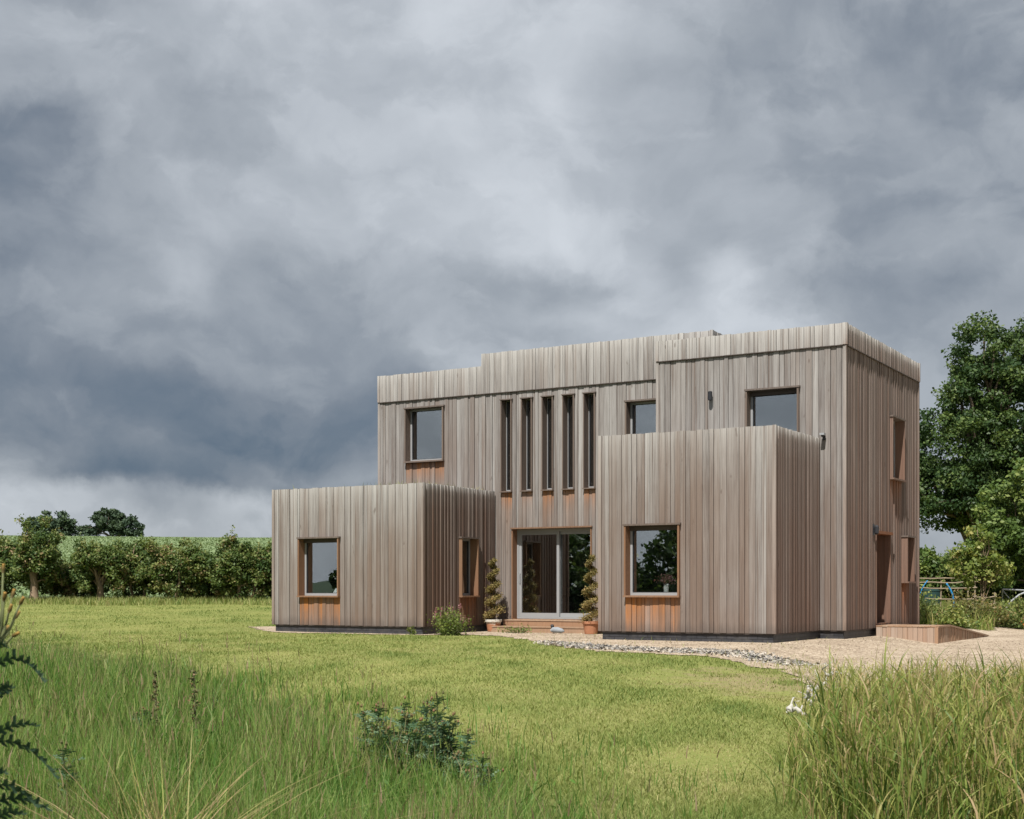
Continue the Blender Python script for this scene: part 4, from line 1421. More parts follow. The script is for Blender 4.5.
# the planted roof of the left box
sd = MB()
r = np.random.default_rng(64)
n = 900
loc = np.column_stack([r.uniform(SA1 + 0.2, SA2 - 0.1, n), r.uniform(TA + 0.25, TM - 0.05, n)])
cluster = (np.sin(loc[:, 0] * 2.1) * np.sin(loc[:, 1] * 2.7 + 1) + 0.6 * (loc[:, 0] > -11.5))
loc = loc[cluster > 0.1]
P = np.column_stack([loc, np.full(len(loc), ZAX - 0.1)])
v, q, tt = blades(P, r.uniform(0.08, 0.30, len(loc)), np.full(len(loc), 0.018), r, 3, 0.5, np.clip(0.55 + 0.2 * r.normal(size=len(loc)), 0, 1))
o = np_mesh('roof_planting', v, q, M['lawn'], HOUSE, tint=tt)
o['kind'] = 'stuff'


def pot(name, label, loc, lime, group):
    root = empty(name, (loc[0], loc[1], gz(*loc) + 0.02))
    tag(root, label, 'plant pot', group)
    mb = MB()
    mb.lathe([(0.0, 0.0), (0.150, 0.0), (0.152, 0.01), (0.192, 0.235), (0.196, 0.24), (0.214, 0.242), (0.218, 0.25), (0.221, 0.30), (0.214, 0.306), (0.196, 0.306), (0.190, 0.27)], n=28, lime=lime)
    mb.build('pot', [M['terracotta']], root, smooth=False)
    so = MB()
    so.lathe([(0.0, 0.275), (0.10, 0.285), (0.192, 0.272)], n=20)
    so.build('soil', [M['soil']], root)
    return root


def topiary(name, label, loc, seed, hgt=1.62, group=None):
    """Spiral clipped conifer: a coil of needles winding up a thin stem."""
    r = np.random.default_rng(seed)
    z0 = gz(*loc) + 0.02 + 0.28
    root = empty(name, (loc[0], loc[1], z0))
    tag(root, label, 'potted conifer', group)
    mb = MB()
    mb.tube([(0, 0, -0.02), (0.015, 0, hgt * 0.3), (-0.01, 0.01, hgt * 0.7), (0, 0, hgt * 0.97)], [0.022, 0.018, 0.013, 0.006], 7)
    mb.build('trunk', [M['bark']], root, smooth=True)
    turns = 4.6
    n = 8000
    k = r.random(n) ** 1.1
    a = k * turns * 6.283 + seed
    R = 0.115 * (1 - k) ** 0.6 + 0.03
    c = np.column_stack([np.cos(a) * R, np.sin(a) * R, 0.06 + k * (hgt - 0.08)])
    tr = (0.120 * (1 - 0.50 * k))
    p = c + r.normal(size=(n, 3)) * (tr * 0.52)[:, None] * np.array([1, 1, 0.75])
    v, q = leaf_quads(p, 0.05 * r.uniform(0.6, 1.4, n), 0.6, 0.35, r)
    t = np.clip(0.62 - 0.25 * k + 0.22 * r.normal(size=n), 0, 1)
    np_mesh('needles', v, q, M['conifer'], root, tint=np.repeat(t, 4))
    return root


PL, PR = world(-9.38, 0.55), world(-6.30, 0.05)
pot('terracotta_pot', 'terracotta pot with a white lime band, left of the timber steps', PL, 1.0, 'terracotta pots by the glazed door')
pot('terracotta_pot', 'plain terracotta pot at the right end of the timber steps', PR, 0.0, 'terracotta pots by the glazed door')
topiary('spiral_conifer', 'browning spiral conifer in the lime-stained pot left of the glazed door', PL, 71, 1.60, 'spiral conifers by the glazed door')
topiary('spiral_conifer', 'browning spiral conifer in the plain pot right of the glazed door', PR, 72, 1.62, 'spiral conifers by the glazed door')

# timber steps
root = empty('timber_steps', (*world(-7.95, 0.8), 0.0), -TH)
tag(root, 'pinkish timber steps below the glazed door', 'steps')


def step_box(mb, s0, s1, t0, t1, z0, z1, n):
    for i in range(n):
        a = t0 + (t1 - t0) * i / n
        b = t0 + (t1 - t0) * (i + 1) / n
        mb.box((s0, a + 0.004, z1 - 0.032), (s1, b - 0.004, z1), tone=random.random(), fresh=0.12)
    mb.box((s0 + 0.015, t0 + 0.018, z0), (s1 - 0.015, t1 - 0.02, z1 - 0.034), tone=random.random(), fresh=0.2)


for (s0, s1, t0, t1, z0, z1, nm) in ((-1.32, 1.42, 0.02, 0.39, 0.168, 0.325, 'upper_step'), (-1.42, 1.45, -0.42, 0.385, -0.1, 0.165, 'lower_step')):
    mb = MB()
    step_box(mb, s0, s1, t0, t1, z0, z1, 3)
    mb.build(nm, [M['deck']], root)

# small ornament lying on the gravel by the right pot
ox, oy = world(-7.25, 0.05)
root = empty('garden_ornament', (ox, oy, gz(ox, oy) + 0.025), -TH)
tag(root, 'small pale grey ornament with a dark knob, on the gravel before the steps', 'ornament')
mb = MB()
mb.tube([(-0.16, 0, 0.06), (-0.10, 0, 0.075), (0.02, 0, 0.075), (0.15, 0, 0.055), (0.21, 0.01, 0.045)], [0.03, 0.07, 0.075, 0.055, 0.015], 12)
mb.build('body', [M['stone']], root, smooth=True)
mb = MB()
mb.tube([(-0.12, 0, 0.12), (-0.12, 0, 0.16), (-0.13, 0, 0.20), (-0.13, 0, 0.215)], [0.03, 0.045, 0.04, 0.012], 10)
mb.build('knob', [M['dark_metal']], root, smooth=True)

# ramped timber landing at the side door
root = empty('timber_ramp', (C0[0], C0[1], 0), -TH)
tag(root, 'boarded timber landing with a ramp at the side door', 'ramp')
S_, T0, T1, T2, HT = 1.45, 2.2, 3.45, 7.7, 0.262
mb = MB()
nb = 10
for i in range(nb):
    a = 0.06 + (S_ - 0.06) * i / nb
    b = 0.06 + (S_ - 0.06) * (i + 1) / nb
    mb.add([(a + 0.003, T0 - 0.02, HT), (b - 0.003, T0 - 0.02, HT), (b - 0.003, T1, HT), (a + 0.003, T1, HT), (b - 0.003, T2, -0.10), (a + 0.003, T2, -0.10),
            (a + 0.003, T0 - 0.02, HT - 0.028), (b - 0.003, T0 - 0.02, HT - 0.028)],
           [(0, 1, 2, 3), (3, 2, 4, 5), (6, 7, 1, 0)], 0, tone=0.5 + 0.5 * random.random())
mb.build('deck', [M['deck']], root)
mb = MB()
x = 0.06
while x < S_ - 0.02:
    w = min(random.choice([0.12, 0.145, 0.10]), S_ - x)
    mb.box((x + 0.003, T0 - 0.006 - random.choice([0, 0.006]), -0.4), (x + w - 0.003, T0 + 0.03, HT - 0.03), tone=random.random(), fresh=random.choice([0.05, 0.25, 0.4]), silver=0.3)
    x += w
mb.box((S_ - 0.045, T0 - 0.03, -0.4), (S_ + 0.03, T0 + 0.03, HT - 0.03), tone=0.7, fresh=0.5)
mb.build('front_boards', [M['deck']], root)
mb = MB()
t = T0 + 0.03
while t < T2 - 0.05:
    w = random.choice([0.10, 0.12, 0.14])
    za = HT if t < T1 else HT + (t - T1) / (T2 - T1) * (-0.10 - HT)
    zb = HT if t + w < T1 else HT + (t + w - T1) / (T2 - T1) * (-0.10 - HT)
    o = random.choice([0, 0.008])
    mb.add([(S_ - 0.03, t + 0.003, -0.5), (S_ + o, t + 0.003, -0.5), (S_ + o, t + w - 0.003, -0.5), (S_ - 0.03, t + w - 0.003, -0.5),
            (S_ - 0.03, t + 0.003, za - 0.03), (S_ + o, t + 0.003, za - 0.03), (S_ + o, t + w - 0.003, zb - 0.03), (S_ - 0.03, t + w - 0.003, zb - 0.03)], BOXF, 0, tone=random.random(), fresh=0.25)
    t += w
mb.add([(S_ - 0.04, T0 + 0.03, HT - 0.034), (S_ + 0.03, T0 + 0.03, HT - 0.034), (S_ + 0.03, T1, HT - 0.034), (S_ - 0.04, T1, HT - 0.034), (S_ + 0.03, T2, -0.134), (S_ - 0.04, T2, -0.134),
        (S_ + 0.03, T0 + 0.03, HT + 0.006), (S_ + 0.03, T1, HT + 0.006), (S_ + 0.03, T2, -0.094), (S_ - 0.04, T0 + 0.03, HT + 0.006), (S_ - 0.04, T1, HT + 0.006), (S_ - 0.04, T2, -0.094)],
       [(1, 2, 7, 6), (2, 4, 8, 7), (6, 7, 10, 9), (7, 8, 11, 10), (0, 1, 6, 9)], 0, tone=0.2, fresh=0.1)
mb.build('side_boards', [M['deck']], root)

# things on the sills inside
vx, vz = -3.12, 0.985
wv = world(vx, TB + 0.33)
root = empty('flower_vase', (wv[0], wv[1], vz))
tag(root, 'white vase of dusty pink flowers on the sill of the right box window', 'vase')
mb = MB()
mb.lathe([(0.0, 0.0), (0.045, 0.0), (0.052, 0.04), (0.058, 0.15), (0.05, 0.20), (0.055, 0.235), (0.047, 0.235), (0.042, 0.19)], n=20)
mb.build('vase', [M['white_plastic']], root, smooth=True)
r = np.random.default_rng(81)
c = np.array([0, 0, 0.34]) + r.normal(size=(170, 3)) * np.array([0.085, 0.05, 0.045])
v, q = leaf_quads(c, r.uniform(0.03, 0.06, 170), 0.3, 0.8, r)
np_mesh('flowers', v, q, M['pink'], root, tint=np.repeat(r.random(170), 4))
mb = MB()
for k in range(12):
    mb.tube([(0, 0, 0.2), tuple(c[k])], 0.003, 4, tint=0.3)
mb.build('stems', [M['stem']], root)
wv = world(-12.62, TA + 0.33)
root = empty('sill_ornament', (wv[0], wv[1], 0.955))
tag(root, 'small white cone ornament on the sill of the left box window', 'ornament')
mb = MB()
mb.lathe([(0.0, 0.0), (0.10, 0.0), (0.10, 0.03), (0.06, 0.10), (0.03, 0.15), (0.0, 0.19)], n=20)
mb.build('cone', [M['white_plastic']], root, smooth=True)
mb = MB()
mb.lathe([(0.0, 0.0), (0.11, -0.001), (0.11, 0.012), (0.10, 0.013)], n=20)
mb.build('dish', [M['stone']], root)


# ------------------------------------------------------------------ the kitchen garden
def rail_frame(name, label, xs, Y, rails, posts, rad=0.021, skew=0.0):
    root = empty(name, (xs[0], Y, gz(xs[0], Y)))
    tag(root, label, 'garden frame')
    zb = gz(xs[0], Y)
    for z, a, b in rails:
        mb = MB()
        pts = []
        for i in range(7):
            k = i / 6
            x = a + (b - a) * k
            pts.append((x - xs[0], skew * (x - xs[0]) + random.uniform(-0.01, 0.01), z - zb + random.uniform(-0.015, 0.015) - 0.03 * math.sin(3.14 * k)))
        mb.tube(pts, rad, 7)
        mb.build('rail', [M['pole']], root)
    for x, z in posts:
        mb = MB()
        mb.tube([(x - xs[0], skew * (x - xs[0]) + 0.05, -0.2), (x - xs[0] + 0.02, skew * (x - xs[0]) + 0.05, z - zb)], rad * 1.15, 7)
        mb.build('post', [M['pole']], root)
    return root


Y = 46
X = lambda u: hx(u, Y)
rail_frame('rail_frame', 'long bleached pole rails tied to posts behind the house corner', (X(912), X(978)), Y,
           [(1.50, X(908), X(982)), (1.36, X(908), X(978)), (1.17, X(908), X(977)), (0.80, X(925), X(976))], [(X(914), 1.55), (X(941), 1.4), (X(968), 1.4), (X(975), 1.55)])
rail_frame('rail_frame', 'short low pole rails beside the young tree', (X(980), X(1004)), Y + 0.6, [(0.86, X(979), X(1003)), (0.62, X(978), X(1003))], [(X(982), 0.9), (X(1001), 1.0)])


def bent_pipe(name, label, pts, mat, rad, cat, group=None, foot=True):
    x0, y0 = pts[0][0], pts[0][1]
    root = empty(name, (x0, y0, gz(x0, y0)))
    tag(root, label, cat, group)
    z0 = gz(x0, y0)
    mb = MB()
    P = [np.array((p[0] - x0, p[1] - y0, p[2] - z0)) for p in pts]
    full = []
    for i in range(len(P) - 1):
        a, b = P[max(i - 1, 0)], P[min(i + 2, len(P) - 1)]
        for k in range(5):
            s = k / 5
            full.append(tuple(0.5 * ((2 * P[i]) + (P[i + 1] - a) * s + (2 * a - 5 * P[i] + 4 * P[i + 1] - b) * s * s + (3 * P[i] - a - 3 * P[i + 1] + b) * s ** 3)))
    full.append(tuple(P[-1]))
    mb.tube(full, rad, 8)
    mb.build('pipe', [M[mat]], root, smooth=True)
    pg = MB()
    pg.tube([(0, 0, -0.3), (0, 0, 0.35)], rad * 1.25, 8)
    pg.build('ground_peg', [M['dark_metal']], root, smooth=True)
    return root


Y = 44
zz = lambda v: EYE - (v - 589.45) * Y / 1367.3
bent_pipe('bent_pipe', 'bright blue bent pipe arching left beside the house corner', [(hx(916, Y), Y, gz(hx(916, Y), Y)), (hx(918.2, Y), Y, zz(604)), (hx(921.5, Y), Y, zz(590)), (hx(927.5, Y), Y, zz(580.5))], 'blue_pipe', 0.016, 'pipe', 'blue garden pipes')
bent_pipe('bent_pipe', 'bright blue bent pipe arching right below the pole rails', [(hx(954.5, Y), Y, gz(hx(954.5, Y), Y)), (hx(953.6, Y), Y, zz(602)), (hx(951.5, Y), Y, zz(592)), (hx(946.5, Y), Y, zz(583.5))], 'blue_pipe', 0.028, 'pipe', 'blue garden pipes')

Y = 43
root = empty('tunnel_frame', (hx(1012, Y), Y, gz(hx(1012, Y), Y)))
tag(root, 'bare grey metal tunnel frame at the right edge of the garden', 'garden frame')
zb = gz(hx(1012, Y), Y)


def fp(u, v, dy=0.0):
    return (hx(u, Y) - hx(1012, Y), dy, EYE - (v - 589.45) * Y / 1367.3 - zb)


mb = MB()
mb.tube([fp(1003, 618), fp(1006, 608), fp(1012, 600.5), fp(1019, 595), fp(1028, 591), fp(1038, 590), fp(1050, 593), fp(1060, 601), fp(1066, 618)], 0.03, 8)
mb.build('hoop', [M['grey_metal']], root, smooth=True)
mb = MB()
mb.tube([fp(1003.5, 589.2, 0.1), fp(1028, 590.5, 0.1), fp(1062, 590.0, 0.1)], 0.026, 8)
mb.build('rail', [M['grey_metal']], root, smooth=True)
for (a, b) in ((fp(1004, 590, 0.13), fp(1012, 601.5, 0.03)), (fp(1060, 590, 0.13), fp(1052, 600, 0.03))):
    mb = MB()
    mb.tube([a, b], 0.018, 8)
    mb.build('brace', [M['grey_metal']], root, smooth=True)
for u in (1003.5, 1062):
    mb = MB()
    mb.tube([fp(u, 589.2, 0.1), fp(u, 622, 0.1)], 0.022, 8)
    mb.build('post', [M['grey_metal']], root, smooth=True)

Y = 48
bx = hx(931, Y)
root = empty('water_butt', (bx, Y, gz(bx, Y)))
tag(root, 'dark green water butt half hidden behind the garden plants', 'water butt')
mb = MB()
mb.lathe([(0.0, 0), (0.26, 0), (0.31, 0.25), (0.33, 0.6), (0.31, 0.95), (0.28, 1.05)], n=22)
mb.build('barrel', [M['green_plastic']], root, smooth=True)
mb = MB()
mb.lathe([(0.30, 1.04), (0.30, 1.08), (0.2, 1.12), (0.0, 1.13)], n=22)
mb.build('lid', [M['green_plastic']], root, smooth=True)

for (u, Y, w, h_, m, lab, sd_, fl) in [
    (925, 39.5, 0.40, 1.25, 'shrub', 'rounded yellow green shrub at the house back corner', 91, None),
    (942, 39.0, 0.5, 0.6, 'hedge', 'low grey green plants beside the rounded shrub', 92, None),
    (951, 38.8, 0.34, 0.8, 'sapling', 'bright yellow green plant before the blue pipe', 93, None),
    (966, 39.6, 0.6, 1.2, 'dry_shrub', 'rusty tinged loose shrub at the middle of the garden', 94, None),
    (958, 38.6, 0.6, 0.45, 'shrub', 'low leafy plants behind the ramp foot', 95, None),
    (992, 41.0, 0.6, 0.95, 'dry_shrub', 'straw coloured grassy plant right of the young tree', 96, None),
    (1010, 42.0, 0.5, 1.0, 'shrub', 'plant with yellowish tops under the grey tunnel frame', 97, None),
    (1004, 41.4, 0.7, 0.5, 'hedge', 'low green plants at the gravel edge below the tunnel frame', 98, None),
    (1028, 42.0, 0.7, 1.1, 'hedge', 'dark leafy plant cut by the right picture edge', 99, None),
    (1019, 41.6, 0.25, 0.25, 'shrub', 'low plant with orange flowers at the gravel edge', 90, 'orange_flower'),
]:
    leaf_plant('garden_plant', lab, 'garden plant', (hx(u, Y), Y), 'plants in the kitchen garden', n=int(1500 * w), size=0.10 if fl is None else 0.07, rx=w, ry=0.45, hz=h_, mat=m, stems=26, seed=sd_, flower=fl, spikes=9 if fl else 0)
# rough grass on the garden floor
r = np.random.default_rng(120)
p = np.column_stack([r.uniform(10.5, 24, 34000), r.uniform(38.3, 56, 34000)])
p = p[~inside(GRAVEL, p) & ~on_house(p)]
P = np.column_stack([p, height(p[:, 0], p[:, 1])])
v, q, tt = blades(P, r.uniform(0.2, 0.85, len(p)), np.full(len(p), 0.026), r, 3, 0.5, np.clip(0.55 + 0.22 * r.normal(size=len(p)), 0, 1))
tag(np_mesh('rough_grass', v, q, M['reed'], tint=tt), 'rough straw tinged grass on the garden floor', 'grass', kind='stuff')
# long grass along the hedge foot
p = np.column_stack([r.uniform(-30, -4, 22000), 60 - 5 * r.random(22000) ** 1.8])
p[:, 1] += 0.8 * np.sin(p[:, 0] * 0.9)
P = np.column_stack([p, height(p[:, 0], p[:, 1])])
v, q, tt = blades(P, r.uniform(0.06, 0.38, len(p)), np.full(len(p), 0.035), r, 2, 0.5, np.clip(0.5 + 0.25 * r.normal(size=len(p)), 0, 1))
tag(np_mesh('hedge_foot_grass', v, q, M['lawn'], tint=tt), 'longer grass and weeds along the foot of the field hedge', 'grass', kind='stuff')


# ------------------------------------------------------------------ plants in the foreground
def spiky_leaf(mb, base, d, length, width, droop, rng, tint, lobes=9, side=None):
    """A pinnate, spiny thistle leaf: arched midrib with toothed lobes."""
    base = np.array(base, float)
    d = np.array(d, float) / np.linalg.norm(d)
    up = np.array([0, 0, 1.0])
    sd = np.cross(d, up)
    sd = sd / (np.linalg.norm(sd) + 1e-9) if side is None else np.array(side, float)
    pts = []
    for i in range(lobes * 2 + 1):
        k = i / (lobes * 2)
        pts.append(base + d * length * k * (1 - 0.18 * droop * k) + up * (-droop * length * k * k * 0.75 + 0.10 * length * math.sin(math.pi * k)))
    nrm = np.cross(sd, d)
    for i in range(lobes * 2):
        k = i / (lobes * 2)
        w = width * math.sin(math.pi * min(1, 0.12 + 0.88 * k) ** 0.8) ** 0.8
        a, b = pts[i], pts[i + 1]
        for s in (-1, 1):
            tipw = w * (1.0 if i % 2 == 0 else 0.38) * rng.uniform(0.8, 1.2)
            m = (a + b) / 2 + d * length * 0.05
            tip = m + sd * s * tipw + nrm * tipw * rng.uniform(-0.25, 0.45)
            mb.add([tuple(a), tuple(b), tuple(tip + d * 0.004), tuple(tip - d * 0.2 * tipw)], [(0, 1, 2, 3)], 0, tint=float(np.clip(tint + rng.normal() * 0.12 + 0.2 * (k > 0.8), 0, 1)))


def thistle(name, label, loc, hgt, nst, spread, leaf_len, seed, group=None, mat='thistle'):
    r = np.random.default_rng(seed)
    root = empty(name, (loc[0], loc[1], gz(*loc)))
    tag(root, label, 'thistle', group)
    st, lf, hd = MB(), MB(), MB()
    for s in range(nst):
        a = r.random() * 6.283
        rr = spread * math.sqrt(r.random())
        b0 = np.array([rr * math.cos(a), rr * math.sin(a), -0.05])
        tip = b0 + np.array([r.normal() * 0.07, r.normal() * 0.07, hgt * r.uniform(0.7, 1.05)])
        st.tube([tuple(b0), tuple((b0 + tip) / 2 + r.normal(size=3) * 0.012), tuple(tip)], [0.008, 0.007, 0.004], 6, tint=0.25)
        m = 16
        for i in range(m):
            k = 0.18 + 0.8 * i / m
            an = i * 2.4 + r.random()
            p = b0 + (tip - b0) * k
            spiky_leaf(lf, p, (math.cos(an), math.sin(an), 0.75 * k + 0.15), leaf_len * (1.15 - 0.65 * k) * r.uniform(0.8, 1.2), leaf_len * 0.22, 0.5 * (1 - 0.6 * k), r, r.uniform(0.2, 0.75), 5)
        for j in range(3):
            c = tip + r.normal(size=3) * np.array([0.025, 0.025, 0.015])
            hd.tube([tuple(c), tuple(c + np.array([0, 0, 0.012])), tuple(c + np.array([0, 0, 0.026]))], [0.004, 0.009, 0.004], 6, tint=float(r.uniform(0.5, 1.0)))
    st.build('stems', [M['stem']], root)
    lf.build('leaves', [M[mat]], root)
    hd.build('flower_heads', [M['dock']], root)
    return root


thistle('thistle', 'big clump of blue green thistles at the edge of the long grass', (-0.66, 9.6), 0.76, 24, 0.42, 0.21, 131)
thistle('thistle', 'thin thistle with a reddish head in the long grass at lower left', (-2.42, 7.6), 0.72, 2, 0.05, 0.20, 132)
thistle('thistle', 'small low thistle in the long grass between two dock stems', (-3.2, 11.5), 0.52, 4, 0.2, 0.18, 133)
thistle('thistle', 'few short thistles at the foot of the big thistle clump, on its lawn side', (-0.32, 9.25), 0.46, 7, 0.22, 0.17, 134)


def dock(name, label, loc, hgt, seed):
    r = np.random.default_rng(seed)
    root = empty(name, (loc[0], loc[1], gz(*loc)))
    tag(root, label, 'dock plant', 'dock plants in the long grass')
    st = MB()
    tip = np.array([r.normal() * 0.03, r.normal() * 0.03, hgt])
    st.tube([(0, 0, -0.05), tuple(tip * 0.5 + np.array([0.01, 0, 0])), tuple(tip)], [0.009, 0.007, 0.003], 6, tint=0.7)
    c = []
    for i in range(9):
        k = 0.5 + 0.5 * i / 9
        a = i * 2.4
        e = tip * k + np.array([math.cos(a) * 0.05, math.sin(a) * 0.05, 0.07]) * (1.2 - k)
        st.tube([tuple(tip * k), tuple(e)], 0.0025, 4, tint=0.7)
        for j in range(26):
            c.append(tip * k + (e - tip * k) * r.random() + r.normal(size=3) * 0.011)
    st.build('stem', [M['stem']], root)
    c = np.array(c)
    v, q = leaf_quads(c, r.uniform(0.012, 0.026, len(c)), 0.2, 0.8, r)
    np_mesh('seed_head', v, q, M['dock'], root, tint=np.repeat(r.random(len(c)), 4))
    P = np.zeros((7, 3)) + r.normal(size=(7, 3)) * np.array([0.02, 0.02, 0])
    v, q, tt = blades(P, r.uniform(0.25, 0.42, 7), np.full(7, 0.07), r, 5, 0.7, np.full(7, 0.3))
    np_mesh('leaves', v, q, M['meadow'], root, tint=tt)
    return root


dock('dock_plant', 'seeding dock stem standing above the long grass, left one of a close pair', (-2.78, 10.7), 0.86, 141)
dock('dock_plant', 'seeding dock stem with two drooping lower leaves, right one of a close pair', (-2.40, 10.4), 0.92, 142)


def tussock(name, label, loc, n, hgt, seed, tl, th):
    r = np.random.default_rng(seed)
    P = np.column_stack([r.normal(size=n) * 0.09, r.normal(size=n) * 0.07, np.full(n, -0.02)])
    v, q, tt = blades(P, r.uniform(0.4, 1.0, n) * hgt, r.uniform(0.005, 0.011, n), r, 9, 0.85, np.clip(r.uniform(tl, th, n), 0, 1), tiptint=0.15)
    # let the tips hang over
    o = np_mesh(name, v, q, M['reed'], None, (loc[0], loc[1], gz(*loc)), tint=tt)
    return tag(o, label, 'grass tussock', 'grass tussocks in the long grass')


tussock('grass_tussock', 'tussock of pale arching straw coloured blades at the bottom left', (-1.50, 5.8), 240, 1.12, 151, 0.55, 1.0)
tussock('grass_tussock', 'dark green broad bladed tussock at the meadow tip beside the lawn', (0.42, 6.9), 190, 0.42, 152, 0.0, 0.35)
tussock('grass_tussock', 'green tussock with curled dry blades at the bottom edge near the left', (-1.45, 4.9), 120, 0.80, 153, 0.2, 0.9)

# the near sow thistle leaning in at the left edge
Yt = 3.3
root = empty('sow_thistle', (hx(-22, Yt), Yt, gz(hx(-22, Yt), Yt)))
tag(root, 'tall spiny sow thistle with yellow buds leaning in at the left edge', 'sow thistle')
bx, bz = hx(-22, Yt), gz(hx(-22, Yt), Yt)


def tp(u, v, dy=0.0):
    y = Yt + dy
    return np.array([hx(u, y) - bx, dy, EYE - (v - 589.45) * y / 1367.3 - bz])


r = np.random.default_rng(161)
st, lf = MB(), MB()
st.tube([(0, 0, -0.05), tuple(tp(-20, 760)), tuple(tp(-12, 690)), tuple(tp(-6, 640)), tuple(tp(0, 612))], [0.013, 0.012, 0.010, 0.008, 0.005], 8, tint=0.5)
for (u, v, dy) in ((3, 572, 0.02), (12, 597, 0.03), (20, 604, -0.02), (9, 612, 0.0), (15, 618, 0.04), (4, 600, -0.04), (5, 632, 0.03), (13, 636, -0.02), (-4, 596, 0.02)):
    e = tp(u, v, dy)
    st.tube([tuple(tp(-3, 645)), tuple((tp(-3, 645) + e) / 2 + np.array([0.004, 0, -0.006])), tuple(e)], [0.004, 0.003, 0.0025], 6, tint=0.4)
    ax = (e - tp(-3, 645))
    ax = ax / np.linalg.norm(ax)
    bd = MB()
    bd.tube([tuple(e - ax * 0.003), tuple(e + ax * 0.004), tuple(e + ax * 0.011), tuple(e + ax * 0.017), tuple(e + ax * 0.020)], [0.0025, 0.0052, 0.0046, 0.0035, 0.0042], 8, tint=[0.1] * 8 + [0.15] * 8 + [0.45] * 8 + [0.8] * 8 + [1.0] * 8)
    bd.build('bud', [M['bud']], root, smooth=True)
for (a, b, droop, ln, wd) in (((-10, 668), (30, 652), 0.75, 0.155, 0.024), ((-12, 705), (24, 668), 0.35, 0.10, 0.024), ((-14, 742), (42, 716), 0.2, 0.15, 0.022), ((-10, 742), (54, 752), 0.45, 0.185, 0.026),
                              ((-18, 790), (42, 782), 0.5, 0.16, 0.026), ((-16, 806), (44, 800), 0.25, 0.165, 0.026), ((-18, 830), (30, 800), 0.3, 0.13, 0.026), ((-8, 650), (16, 640), 0.3, 0.08, 0.020), ((-14, 700), (-40, 680), 0.4, 0.14, 0.025),
                              ((-14, 650), (-40, 640), 0.5, 0.12, 0.025), ((-18, 780), (10, 760), 0.5, 0.09, 0.024)):
    A, B = tp(*a), tp(*b)
    d = B - A
    d = d + np.array([0, r.normal() * 0.02, 0])
    spiky_leaf(lf, A, d, ln, wd * 0.95, droop, r, 0.5, 8, side=(0, -0.75, 0.66))
    spiky_leaf(lf, A, d, ln * 0.96, wd * 0.75, droop * 0.97, r, 0.4, 8, side=(d[2] * 0.7 / ln, 0.45, -d[0] * 0.7 / ln))
st.build('stem', [M['stem']], root, smooth=True)
lf.build('leaves', [M['sow_thistle']], root)

# bleached driftwood at the edge of the reeds
Yd = 14.6
for (lab, pts, rad, sd_) in [
    ('bleached gnarled log lying on the lawn left of the reeds', [(786, 718), (793, 715), (800, 719), (806, 721)], [0.03, 0.06, 0.05, 0.02], 1),
    ('short upright bleached stump at the edge of the reeds', [(810, 704), (809, 697), (810, 690), (809, 686)], [0.05, 0.045, 0.035, 0.015], 2),
    ('forked bleached branch leaning into the reeds', [(812, 703), (817, 694), (824, 688), (831, 679), (833, 676)], [0.05, 0.05, 0.04, 0.04, 0.012], 3),
]:
    r = np.random.default_rng(170 + sd_)
    Yd = (0, 14.6, 15.5, 15.9)[sd_]
    c = [np.array([hx(u, Yd), Yd + 0.15 * sd_ * (i % 2) * 0.3, EYE - (v - 589.45) * Yd / 1367.3]) for i, (u, v) in enumerate(pts)]
    lift = min(p[2] - gz(p[0], p[1]) for p in c)
    b0 = c[0]
    root = empty('driftwood', (b0[0], b0[1], gz(b0[0], b0[1])))
    tag(root, lab, 'driftwood', 'bleached wood by the reeds')
    mb = MB()
    P = [p - np.array([b0[0], b0[1], gz(b0[0], b0[1])]) - np.array([0, 0, lift - 0.02]) for p in c]
    fine = []
    fr_ = []
    for i in range(len(P) - 1):
        for k in range(4):
            s = k / 4
            fine.append(tuple(P[i] + (P[i + 1] - P[i]) * s + r.normal(size=3) * 0.012))
            fr_.append((rad[i] + (rad[i + 1] - rad[i]) * s) * r.uniform(0.4, 0.8))
    fine.append(tuple(P[-1]))
    fr_.append(rad[-1])
    mb.tube(fine, fr_, 9)
    mb.build('log', [M['driftwood']], root, smooth=True)
    kb = MB()
    for k in range(3):
        i = r.integers(1, len(fine) - 1)
        a = np.array(fine[i])
        kb.tube([tuple(a), tuple(a + r.normal(size=3) * 0.05 + np.array([0.02, 0, 0.05])), tuple(a + r.normal(size=3) * 0.07 + np.array([0.03, 0, 0.09]))], [0.012, 0.009, 0.004], 7)
    kb.build('twig', [M['driftwood']], root, smooth=True)


# ------------------------------------------------------------------ sky, sun, camera
SUN_EL = math.radians(57)
az = math.radians(10)
to = -E2 * math.cos(az) + E1 * math.sin(az)
sun_dir = Vector((to[0] * math.cos(SUN_EL), to[1] * math.cos(SUN_EL), math.sin(SUN_EL)))
L = bpy.data.lights.new('sun', 'SUN')
L.energy = 4.6
L.angle = math.radians(0.6)
L.color = (1.0, 0.96, 0.90)
lo = bpy.data.objects.new('sun', L)
COL.objects.link(lo)
lo.rotation_euler = (-sun_dir).to_track_quat('-Z', 'Y').to_euler()
lo.location = sun_dir * 100

W = bpy.data.worlds.new('World')
sc.world = W
W.use_nodes = True


class WT(NT):
    def __init__(self, tree):
        self.t = tree
        tree.nodes.clear()
        self.out = self.n('ShaderNodeOutputWorld')


